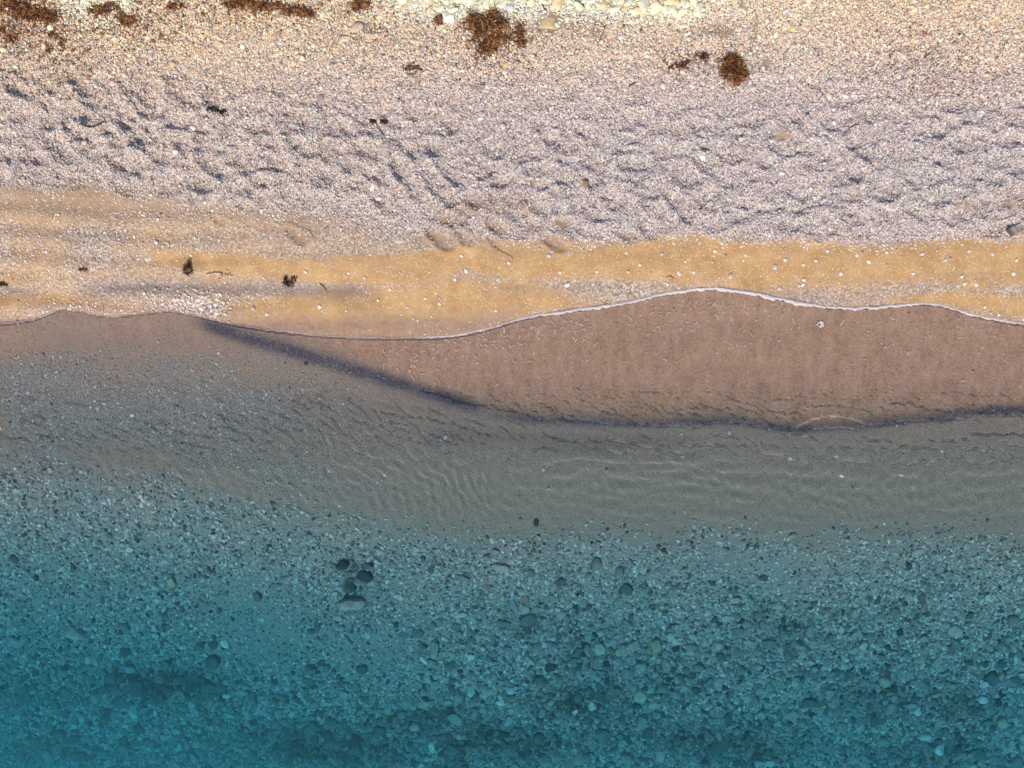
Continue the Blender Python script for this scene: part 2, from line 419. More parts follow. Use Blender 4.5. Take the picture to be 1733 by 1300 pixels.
def set_col(me, name, rgb):
    a = me.attributes.new(name, 'FLOAT_COLOR', 'POINT')
    rgba = np.ones((len(rgb), 4), np.float32); rgba[:, :np.shape(rgb)[1]] = rgb
    a.data.foreach_set('color', rgba.ravel())

# ------------------------------------------------------------------ ground sheets
ny, nx = X.shape
wet = 1 - sstep(-0.01, 0.03 + .10 * left, Y - yf - .03 * left * fbm(X, Y, 5, 3, 73))
damp = sstep(DAMP.x0, DAMP.x0 + .5, X) * sstep(DAMP.x1, DAMP.x1 - .3, X) * sstep(.12, -.07, Y - DAMP(X) - .04 * fbm(X, Y, 3, 3, 501)) * m_dry
swash_col = swash * (1 - m_cob)
swash_col = np.maximum(swash_col, .6 * sstep(-.75, -.05, Y - yf - .12 * fbm(X, Y * 2, 1.5, 3, 71)) * sstep(-2.2, -3.4, X))
shal_col = np.clip((1 - m_dry) * (1 - swash) , 0, 1) * np.clip(1.0 - .55 * m_cob, 0, 1)
gr = np.clip(gold + m_mid * (.52 + .05 * left + .45 * fbm(X, Y * 2.4, 1.6, 5, 61)), 0, 1) * m_dry
VC = np.stack([X, Y, Z], -1).reshape(-1, 3)
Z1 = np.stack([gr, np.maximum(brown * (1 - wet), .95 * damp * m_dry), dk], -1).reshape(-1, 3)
Z2 = np.stack([np.clip(np.maximum(wet, damp), 0, 1), shal_col, np.maximum(swash_col * wet, .35 * damp), m_cob], -1).reshape(-1, 4)
idx = np.arange(ny * nx).reshape(ny, nx)
Q = np.stack([idx[:-1, :-1], idx[:-1, 1:], idx[1:, 1:], idx[1:, :-1]], -1).reshape(-1, 4)
cx = .5 * (X[:-1, :-1] + X[1:, 1:]).ravel(); cy = .5 * (Y[:-1, :-1] + Y[1:, 1:]).ravel()
zone = np.where(cy > SANDTOP(cx), 0, np.where(cy > FOAM(cx), 1, 2))
for zi, nm in enumerate(('shingle_beach', 'sand', 'seabed')):
    q = Q[zone == zi]
    used, inv = np.unique(q.ravel(), return_inverse=True)
    me = mesh_np(nm, VC[used], inv.reshape(-1, 4))
    set_col(me, 'zone', Z1[used]); set_col(me, 'zone_wet', Z2[used])
    o = tag(link(nm, me, MG), kind='structure')
    o.cycles.is_caustics_receiver = True

# ------------------------------------------------------------------ water
WX = axis(-6.7, 6.7, 0.0170, 150)
WY = np.concatenate([axis(-5.2, 1.15, 0.0170, 150)])
WY = WY[WY < 1.2]
XX, YY = np.meshgrid(WX, WY)
zt = zat(XX, YY); yfw = FOAM(XX); ydw = DARK(XX)
d = YY - yfw
zsm = zprof(YY) - sstep(0.5, -6.0, XX) * 0.40 * sstep(-.7, -4.0, YY)
lw = sstep(-2.4, -3.2, XX)
th = 0.011 * sstep(0.0, -0.035, d) + 0.010 * sstep(-.05, -.6, d)
zfol = zt * sstep(-.5, -.1, d) + zsm * (1 - sstep(-.5, -.1, d))
sheet = zfol + th
k = 0.03
hh = np.clip(.5 + .5 * sheet / k, 0, 1)
Wz = sheet * hh + k * hh * (1 - hh) * sstep(0, -.25, d)
Wz = np.where(d < 0, np.maximum(Wz, zt + .011 * sstep(0, -.03, d)), Wz)
thin = sstep(.012, .075, Wz - zt)
fade = sstep(7, 12, np.maximum(np.abs(XX), np.abs(YY)))
ramp_in = sstep(0.0, -0.35, d)
amp_mid = sstep(-0.1, -.5, d) * sstep(-2.0, -1.1, YY)
rip = np.zeros_like(XX)
r2 = np.random.default_rng(5)
dw = 0.25 * fbm(XX, YY, .7, 3, 201)
for i in range(18):
    lam = r2.uniform(.06, .16)
    t = r2.normal(.62, .42)
    kx, ky = math.cos(t) * 2 * math.pi / lam, math.sin(t) * 2 * math.pi / lam
    rip += .00042 * (lam / .2) ** 1.2 * np.sin(kx * (XX + dw) + ky * (YY + .6 * dw) + r2.uniform(0, 6.28)) * (1 + .8 * vnoise(XX * .8 + i, YY * .8, 230 + i))
rip2 = np.zeros_like(XX)
for i in range(12):
    lam = r2.uniform(.08, .26)
    t = math.pi / 2 + r2.normal(0, .28)
    kx, ky = math.cos(t) * 2 * math.pi / lam, math.sin(t) * 2 * math.pi / lam
    rip2 += .00058 * (lam / .2) ** 1.2 * np.sin(kx * (XX + dw) + ky * (YY + .5 * dw) + r2.uniform(0, 6.28)) * (1 + .8 * vnoise(XX * .6 + i, YY * .9, 260 + i))
right = sstep(-.8, 1.2, XX)
mixr = rip * (1 - .55 * right) + rip2 * (.3 + .5 * right)
Wz += mixr * (.95 * amp_mid + .11 * (1 - amp_mid) * sstep(-.1, -.5, d)) * (1 - fade) * (.12 + .88 * thin)
# fine wrinkles of the thin swash sheet
fine = fbm(XX + .2 * YY, YY * .7, 16, 3, 211) + .8 * sstep(-.75, -.1, d) * (1 - 2.5 * np.abs(fbm(XX + .5 * YY, YY * .55, 11, 3, 213)))
Wz += .0027 * fine * sstep(-.02, -.12, d) * sstep(-.25, .1, YY - ydw) * (1 - fade)
# the low wave front along the dark line, the second swell and the little arcs
front = np.exp(-((YY - (ydw - .02)) / .085) ** 2) * sstep(-3.6, -2.6, XX) * (1 - fade)
Wz += .011 * front * (.5 + .5 * sstep(-1, 1, XX))
sw2 = curve([(900, 778), (1000, 784), (1100, 792), (1200, 780)])
Wz -= .005 * np.exp(-((YY - sw2(XX)) / .06) ** 2) * sstep(sw2.x0, sw2.x0 + .6, XX) * sstep(sw2.x1, sw2.x1 - .6, XX)
ax_, ay_ = W(1405, 775)
rr = np.hypot((XX - ax_) * .75, YY - ay_); ang = np.arctan2(YY - ay_, (XX - ax_) * .75)
Wz += .0040 * np.cos((rr - .40) * 2 * math.pi / .14) * np.exp(-((rr - .42) / .13) ** 2) * sstep(.5, 1.1, ang) * sstep(2.9, 2.3, ang)
Wz = np.where(d > 0, zt - .0012 - .12 * np.clip(d, 0, .5), Wz)
depth = np.clip(Wz - zt, 0, 4)
depth = np.where(d > 0, 0, depth)
from_deep = depth
wv = np.stack([XX, YY, Wz], -1).reshape(-1, 3)
h_, w_ = XX.shape
wi = np.arange(h_ * w_).reshape(h_, w_)
wq = np.stack([wi[:-1, :-1], wi[:-1, 1:], wi[1:, 1:], wi[1:, :-1]], -1).reshape(-1, 4)
wme = mesh_np('sea_water', wv, wq)
set_col(wme, 'depth', np.repeat(depth.reshape(-1, 1), 3, 1))
def water_material():
    m, nt, nd, lk = newmat('sea_water')
    out = N(nd, 'ShaderNodeOutputMaterial')
    g = N(nd, 'ShaderNodeBsdfGlass'); g.inputs['IOR'].default_value = 1.33; g.inputs['Roughness'].default_value = 0
    dep = N(nd, 'ShaderNodeSeparateColor'); lk.new(attr(nt, 'depth').outputs['Color'], dep.inputs[0]); dep = dep.outputs[0]
    cc = N(nd, 'ShaderNodeCombineColor')
    for i, kk in enumerate((1.15, .29, .17)):       # absorption per metre of depth
        lk.new(mth(nt, 'POWER', math.e, mth(nt, 'MULTIPLY', dep, -kk)), cc.inputs[i])
    lk.new(cc.outputs[0], g.inputs['Color'])
    df = N(nd, 'ShaderNodeBsdfDiffuse'); df.inputs['Color'].default_value = (.05, .30, .37, 1)
    mx = N(nd, 'ShaderNodeMixShader')
    turb = mth(nt, 'SUBTRACT', 1.0, mth(nt, 'POWER', math.e, mth(nt, 'MULTIPLY', mth(nt, 'MULTIPLY', dep, dep), -.13)))
    lk.new(turb, mx.inputs[0]); lk.new(g.outputs[0], mx.inputs[1]); lk.new(df.outputs[0], mx.inputs[2])
    lk.new(mx.outputs[0], out.inputs[0])
    return m
wo = tag(link('sea_water', wme, water_material()), kind='structure')
wo.cycles.is_caustics_caster = True

# ------------------------------------------------------------------ stone shapes
def ico(sub):
    import bmesh
    bm = bmesh.new(); bmesh.ops.create_icosphere(bm, subdivisions=sub, radius=1)
    v = np.array([p.co[:] for p in bm.verts]); f = np.array([[q.index for q in t.verts] for t in bm.faces]); bm.free()
    return v, f
ICO2 = ico(2); ICO3 = ico(3)
def n3(v, f, seed):
    return (vnoise(v[:, 0] * f + 3.1 * v[:, 2], v[:, 1] * f + 1.7, seed) + vnoise(v[:, 1] * f - 2.3 * v[:, 2], v[:, 2] * f + 5.2, seed + 3)) * .5
def round_stone(seed, base=ICO2):
    r = np.random.default_rng(seed); v = base[0].copy()
    v *= (1 + .22 * n3(v, 1.3, seed * 11))[:, None]
    v = np.sign(v) * np.abs(v) ** .92
    v *= np.array([1, r.uniform(.62, .95), r.uniform(.42, .62)])
    v /= np.abs(v[:, 0]).max()
    return v, base[1]
def angular_stone(seed, base=ICO3, cuts=9, lo=.52, hi=.86):
    r = np.random.default_rng(seed); v = base[0].copy()
    for _ in range(cuts):
        n = r.normal(size=3); n /= np.linalg.norm(n); o = r.uniform(lo, hi)
        dd = v @ n - o
        v -= np.clip(dd, 0, None)[:, None] * n * .96
    v *= (1 + (.07 if lo > .5 else .16) * n3(v, 2.6, seed * 13))[:, None]
    v *= np.array([1, r.uniform(.6, .92), r.uniform(.40, .62)])
    v /= np.abs(v[:, 0]).max()
    return v, base[1]
SRC_R = bpy.data.collections.new('pebble_shapes')
SRC_A = bpy.data.collections.new('cobble_shapes')
for i in range(7):
    me = mesh_np('pebble_shape', *round_stone(100 + i)); me.materials.append(MS_I)
    o = bpy.data.objects.new('pebble_shape', me); SRC_R.objects.link(o); o.cycles.is_caustics_receiver = True
for i in range(9):
    me = mesh_np('cobble_shape', *(angular_stone(200 + i, ICO2, 7) if i < 7 else round_stone(240 + i))); me.materials.append(MS_I)
    me.polygons.foreach_set('use_smooth', np.full(len(me.polygons), i >= 7, bool)); o = bpy.data.objects.new('cobble_shape', me); SRC_A.objects.link(o); o.cycles.is_caustics_receiver = True

def scatter_group(coll):
    ng = bpy.data.node_groups.new('scatter_' + coll.name, 'GeometryNodeTree')
    ng.interface.new_socket('Geometry', in_out='INPUT', socket_type='NodeSocketGeometry')
    ng.interface.new_socket('Geometry', in_out='OUTPUT', socket_type='NodeSocketGeometry')
    nd, lk = ng.nodes, ng.links
    gi = nd.new('NodeGroupInput'); go = nd.new('NodeGroupOutput')
    ci = nd.new('GeometryNodeCollectionInfo'); ci.inputs['Collection'].default_value = coll
    ci.inputs['Separate Children'].default_value = True; ci.inputs['Reset Children'].default_value = True
    iop = nd.new('GeometryNodeInstanceOnPoints'); iop.inputs['Pick Instance'].default_value = True
    def named(name, t):
        n = nd.new('GeometryNodeInputNamedAttribute'); n.data_type = t; n.inputs['Name'].default_value = name
        return n.outputs['Attribute']
    mp = nd.new('GeometryNodeMeshToPoints')
    lk.new(gi.outputs[0], mp.inputs['Mesh'])
    lk.new(mp.outputs[0], iop.inputs['Points']); lk.new(ci.outputs[0], iop.inputs['Instance'])
    lk.new(named('pick', 'INT'), iop.inputs['Instance Index'])
    e2r = nd.new('FunctionNodeEulerToRotation'); lk.new(named('rot', 'FLOAT_VECTOR'), e2r.inputs[0])
    lk.new(e2r.outputs[0], iop.inputs['Rotation']); lk.new(named('scl', 'FLOAT_VECTOR'), iop.inputs['Scale'])
    lk.new(iop.outputs[0], go.inputs[0])
    return ng

def scatter(name, coll, P, rot, scl, tint, label, cat):
    me = bpy.data.meshes.new(name)
    n = len(P)
    me.vertices.add(n); me.vertices.foreach_set('co', P.astype(np.float32).ravel())
    a = me.attributes.new('rot', 'FLOAT_VECTOR', 'POINT'); a.data.foreach_set('vector', rot.astype(np.float32).ravel())
    a = me.attributes.new('scl', 'FLOAT_VECTOR', 'POINT'); a.data.foreach_set('vector', scl.astype(np.float32).ravel())
    a = me.attributes.new('pick', 'INT', 'POINT'); a.data.foreach_set('value', rng.integers(0, len(coll.objects), n).astype(np.int32))
    set_col(me, 'tint', tint)
    o = link(name, me); me.materials.append(MS_I)
    md = o.modifiers.new('scatter', 'NODES'); md.node_group = scatter_group(coll)
    o.cycles.is_caustics_receiver = True
    tag(o, label, cat, kind='stuff')
    return o

def pal(n, cols, w, jit=.08):
    cols = np.array(cols); w = np.array(w, float); w /= w.sum()
    c = cols[rng.choice(len(cols), n, p=w)]
    c = c * np.exp(rng.normal(0, jit * 2, (n, 1))) * np.exp(rng.normal(0, jit * .4, (n, 3)))
    return np.clip(c, .01, .92)

DRY = [(.80, .75, .69), (.68, .615, .565), (.60, .53, .525), (.50, .445, .47), (.63, .50, .435), (.48, .34, .255), (.32, .28, .32), (.66, .55, .40)]
DRYW = [22, 24, 22, 15, 11, 4, 6, 5]

def pts(n, x0, x1, y0, y1):
    return rng.uniform(x0, x1, n), rng.uniform(y0, y1, n)

def settle(x, y, d_, sink):
    z = zat(x, y) + d_ * .5 * .5 * (1 - 2 * sink)
    return np.stack([x, y, z], -1)

# ------------------------------------------------------------------ dry shingle and sand pebbles (uncountable)
PX, PYs, PD, PT = [], [], [], []
Y0, Y1 = 0.35, 6.2
def dry_layer(n, d0, d1, dens):
    n = int(n * 1.62)
    x, y = pts(n, -7.3, 7.3, Y0, Y1)
    far = (y > 4.45) | (np.abs(x) > 6.7)
    ok = ~far | (rng.uniform(size=n) < .55); x, y = x[ok], y[ok]; n = len(x)
    p = dens(x, y)
    keep = rng.uniform(size=n) < p
    x, y = x[keep], y[keep]
    dd = rng.uniform(d0, d1, len(x))
    PX.append(x); PYs.append(y); PD.append(dd)
def shing(x, y): return samp(m_shingle, x, y)
def coarse(x, y): return sstep(1.9, 3.6, y + .5 * fbm(x, y, 1.0, 3, 401))
def bare(x, y): return 1 - .93 * samp(brown, x, y)
def dry_ok(x, y): return (y > FOAM(x) + .01)
dry_layer(340000, .011, .020, lambda x, y: shing(x, y) * bare(x, y) * .95)
dry_layer(90000, .019, .028, lambda x, y: shing(x, y) * bare(x, y) * (.25 + .6 * coarse(x, y)) * (1 - .6 * samp(PMASK, x, y)))
dry_layer(15000, .027, .040, lambda x, y: shing(x, y) * bare(x, y) * (.03 + .75 * coarse(x, y)))
dry_layer(900, .048, .064, lambda x, y: shing(x, y) * (.0 + .6 * coarse(x, y)))
# sparse pebbles of the sand strip, clustered
def clus(x, y): return np.clip(.5 + 1.3 * fbm(x, y * 2, 1.8, 4, 411), 0, 1)
def sandy(x, y): return samp(m_mid, x, y) * dry_ok(x, y) * (1 - .95 * sstep(.30, .14, y - FOAM(x)) * sstep(-3.35, -3.1, x) * sstep(-.9, -1.2, x))
def gldf(x, y): return (1 - .9 * samp(gold, x, y)) * (.55 + .45 * sstep(-.5, -4, x))
lft = lambda x: .25 + .75 * sstep(-.5, -4.5, x)
dry_layer(100000, .010, .017, lambda x, y: sandy(x, y) * gldf(x, y) * (.35 + .65 * clus(x, y)) * .8)
dry_layer(30000, .015, .026, lambda x, y: sandy(x, y) * (.008 + gldf(x, y) * clus(x, y) * lft(x)) * .7)
dry_layer(5000, .024, .034, lambda x, y: sandy(x, y) * (.015 + clus(x, y) * lft(x) * .5) * .6)
dry_layer(60000, .012, .028, lambda x, y: np.exp(-((y - FOAM(x) - .02) / .035) ** 2) * sstep(-2.9, -3.3, x) * clus(x, y) * .9)
# white cluster beside the tip of the wave front
ex, ey = W(330, 512)
x = rng.normal(ex, .22, 420); y = rng.normal(ey, .07, 420); k_ = dry_ok(x, y)
PX.append(x[k_]); PYs.append(y[k_]); PD.append(rng.uniform(.018, .036, k_.sum()))
x = np.concatenate(PX); y = np.concatenate(PYs); dd = np.concatenate(PD)
n = len(x)
scl = np.stack([dd * .5 * rng.uniform(.9, 1.25, n), dd * .5 * rng.uniform(.8, 1.1, n), dd * .5 * rng.uniform(.8, 1.2, n)], -1)
rot = np.stack([rng.normal(0, .25, n), rng.normal(0, .25, n), rng.uniform(0, 6.28, n)], -1)
P = settle(x, y, dd, rng.uniform(.1, .45, n))
T = pal(n, DRY, DRYW, .06) * np.array([1.0, 1.0, 1.0])
lx = sstep(2.0, -4.0, x)[:, None]
T = T * (np.array([1.06, .985, .985]) * (1 - lx) + np.array([1.12, 1.0, .91]) * lx)
warm = sstep(2.5, 3.95, y)[:, None]  # pebbles warm and brighten upward: glow of the top edge in their tint
T = T * (1 + warm * (np.array([1.28, 1.13, .84]) - 1)) * np.where(samp(m_shingle, x, y) > .4, 1, 1.08)[:, None]
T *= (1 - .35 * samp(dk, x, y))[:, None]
debris = 0
for (px, py, rx, ry, a) in [(60, 30, 150, 50, .55), (210, 30, 90, 40, .45), (460, 16, 140, 22, .4), (610, 20, 60, 26, .4), (830, 60, 70, 50, .35), (100, 90, 90, 50, .3), (1180, 105, 60, 24, .25), (1590, 120, 130, 50, .12)]:
    x0, y0 = W(px, py); debris = np.maximum(debris, a * np.exp(-((x - x0) / (rx * S)) ** 2 - ((y - y0) / (ry * S)) ** 2))
top_glow = np.maximum(np.exp(-np.clip((x - W(930, 10)[0]) / 1.9, -9, 9) ** 4), .9 * np.exp(-((x - W(165, 0)[0]) / .45) ** 4)) * sstep(W(900, 58)[1], W(900, 18)[1], y + .06 * fbm(x, y, 4, 3, 91))  # bright top-edge glow, painted onto the pebbles as a cream tint
isg = rng.uniform(size=n) < top_glow * .85
T[isg] = np.array([.93, .88, .68]) * np.exp(rng.normal(-.06, .08, (isg.sum(), 1)))
isd = rng.uniform(size=n) < debris * (1 - top_glow)
T[isd] = np.array([.26, .13, .055]) * np.exp(rng.normal(0, .35, (isd.sum(), 1)))
scatter('shingle', SRC_R, P, rot, scl, np.clip(T, .02, .92), 'pale grey, cream and pinkish pebbles covering the dry beach', 'shingle')
print('dry pebbles', n)

# ------------------------------------------------------------------ gravel and cobbles under water (uncountable)
WET = [(.72, .71, .69), (.58, .58, .57), (.42, .42, .42), (.24, .24, .235), (.48, .43, .37), (.86, .85, .82), (.12, .125, .12), (.48, .33, .28)]
PX, PYs, PD = [], [], []
def wet_layer(n, d0, d1, dens, y0=-5.9, y1=.95):
    n = int(n * 1.2)
    x, y = pts(n, -7.3, 7.3, y0, y1)
    keep = (rng.uniform(size=n) < dens(x, y)) & (y < FOAM(x) - .03)
    x, y = x[keep], y[keep]; PX.append(x); PYs.append(y); PD.append(rng.uniform(d0, d1, len(x)))
cob = lambda x, y: samp(m_cob, x, y)
patchy = lambda x, y, s=421, f=.9: np.clip(.5 + 1.5 * fbm(x, y, f, 4, s), 0, 1)
# fine bare patches in the cobble bed
def bed(x, y):
    r = np.ones_like(x)
    for (px, py, rx, ry, a) in [(440, 1080, 120, 90, .9), (640, 1110, 110, 60, .8), (1250, 960, 120, 40, .8), (420, 1010, 90, 40, .7), (700, 1010, 50, 40, .5), (60, 1050, 90, 60, .4), (1330, 980, 80, 26, .6), (560, 900, 300, 26, .6), (1420, 950, 120, 22, .5)]:
        x0, y0 = W(px, py)
        r = r * (1 - a * np.exp(-(((x - x0) / (rx * S)) ** 2 + ((y - y0) / (ry * S)) ** 2) ** 1.3))
    return r
big = lambda x, y: sstep(-1.8, -3.7, y + .5 * fbm(x, y, .8, 3, 431) - .25 * sstep(0, 5, x))
leftband = lambda x, y: np.clip(sstep(-1.0, -3.5, x) * sstep(.45, .0, y) * patchy(x, y * 2, 441, 1.2) + sstep(2.6, 0, np.abs(x + 3.6)) * np.exp(-((y + .18) / .22) ** 2) * .8, 0, 1)
shalb = lambda x, y: (1 - cob(x, y)) * np.clip(.14 * patchy(x, y * 2, 451, 1.4) + leftband(x, y), 0, 1) * (1 - .85 * samp(swash, x, y))
wet_layer(150000, .012, .022, lambda x, y: shalb(x, y) * .8)
wet_layer(26000, .022, .036, lambda x, y: shalb(x, y) * .30)
wet_layer(2500, .034, .05, lambda x, y: shalb(x, y) * .12 * (1 - samp(swash, x, y)))
wet_layer(150000, .012, .022, lambda x, y: leftband(x, y) * (1 - cob(x, y)) * .8, -1.2, .5)
wet_layer(26000, .02, .034, lambda x, y: leftband(x, y) * (1 - cob(x, y)) * patchy(x, y * 2, 447, 2.0) * .5, -1.2, .5)
wet_layer(90000, .020, .032, lambda x, y: cob(x, y) * (.35 + .65 * bed(x, y)) * .85)
wet_layer(80000, .03, .05, lambda x, y: cob(x, y) * (.12 + .88 * bed(x, y)) * .75)
wet_layer(34000, .046, .075, lambda x, y: cob(x, y) * bed(x, y) ** 2 * (.06 + .94 * big(x, y)))
wet_layer(12000, .07, .11, lambda x, y: cob(x, y) * bed(x, y) ** 2 * (.02 + .8 * big(x, y) ** 1.5 * (.3 + .7 * patchy(x, y, 471, 1.3)) + .6 * samp(DPATCH, x, y)))
wet_layer(1500, .11, .15, lambda x, y: cob(x, y) * bed(x, y) ** 4 * (.3 * big(x, y) ** 3 * patchy(x, y, 473, 1.1) + .5 * samp(DPATCH, x, y)))
x = np.concatenate(PX); y = np.concatenate(PYs); dd = np.concatenate(PD); n = len(x)
scl = np.stack([dd * .5 * rng.uniform(.9, 1.2, n), dd * .5 * rng.uniform(.85, 1.1, n), dd * .5 * rng.uniform(.8, 1.2, n)], -1)
rot = np.stack([rng.normal(0, .3, n), rng.normal(0, .3, n), rng.uniform(0, 6.28, n)], -1)
P = settle(x, y, dd, rng.uniform(.0, .4, n))
T = pal(n, WET, [20, 22, 20, 12, 11, 7, 6, 2], .09)
fn = ((dd < .03) & (y > -1.6))[:, None]
T = np.where(fn, .42 * T + .58 * np.array([.46, .43, .405]), T)
T *= np.where(dd > .06, .74, 1.0)[:, None] * (1 - (.42 + .36 * (dd > .035)) * samp(DPATCH, x, y))[:, None]
scatter('seabed_gravel', SRC_A, P, rot, scl, T, 'grey gravel and cobbles covering the seabed under the blue-green water', 'gravel')
print('wet stones', n)

# ------------------------------------------------------------------ single stones
STONE_MESH_A = []
for i in range(14):
    me = mesh_np('stone', *angular_stone(300 + i, ICO3, 8), smooth=False); me.materials.append(MS_O); STONE_MESH_A.append(me)
STONE_MESH_B = []
for i in range(12):
    me = mesh_np('rock', *angular_stone(360 + i, ICO3, 16, .40, .66), smooth=False); me.materials.append(MS_O); STONE_MESH_B.append(me)
STONE_MESH_R = []
for i in range(8):
    me = mesh_np('pebble', *round_stone(340 + i, ICO3)); me.materials.append(MS_O); STONE_MESH_R.append(me)

REG = []
def put_stone(name, px, py, w, h, ang, col, mesh, sink=.25, flat=1.0):
    """px,py photograph place; w,h extent in photograph pixels; ang degrees counter-clockwise"""
    x, y = W(px, py)
    z0 = float(zat(x, y))
    k = (HC - eff(z0)) / HC
    o = bpy.data.objects.new(name, mesh); C.objects.link(o)
    sx = w * S * k * .5; sy = h * S * k * .5
    mv = np.empty(len(mesh.vertices) * 3, np.float32); mesh.vertices.foreach_get('co', mv); mv = mv.reshape(-1, 3)
    yr = np.abs(mv[:, 1]).max(); zr = np.abs(mv[:, 2]).max()
    sz = math.sqrt(sx * sy) * flat
    o.scale = (sx, sy / yr, sz)
    o.rotation_euler = (rng.normal(0, .10), rng.normal(0, .10), math.radians(ang))
    o.location = (x, y, z0 + sz * zr * (1 - 2 * sink))
    o.color = (*col, 1)
    o.cycles.is_caustics_receiver = True
    return o

DARKG = (.17, .19, .18); GREY = (.32, .33, .32); MIDG = (.46, .46, .44); LIGHT = (.70, .70, .68); TAN = (.56, .50, .42); OLIVE = (.26, .26, .235); RED = (.46, .30, .25); PINK = (.62, .52, .48)
CNAME = {DARKG: 'dark', GREY: 'grey', MIDG: 'mid-grey', LIGHT: 'pale', TAN: 'tan', OLIVE: 'olive-grey', RED: 'reddish', PINK: 'pinkish grey'}
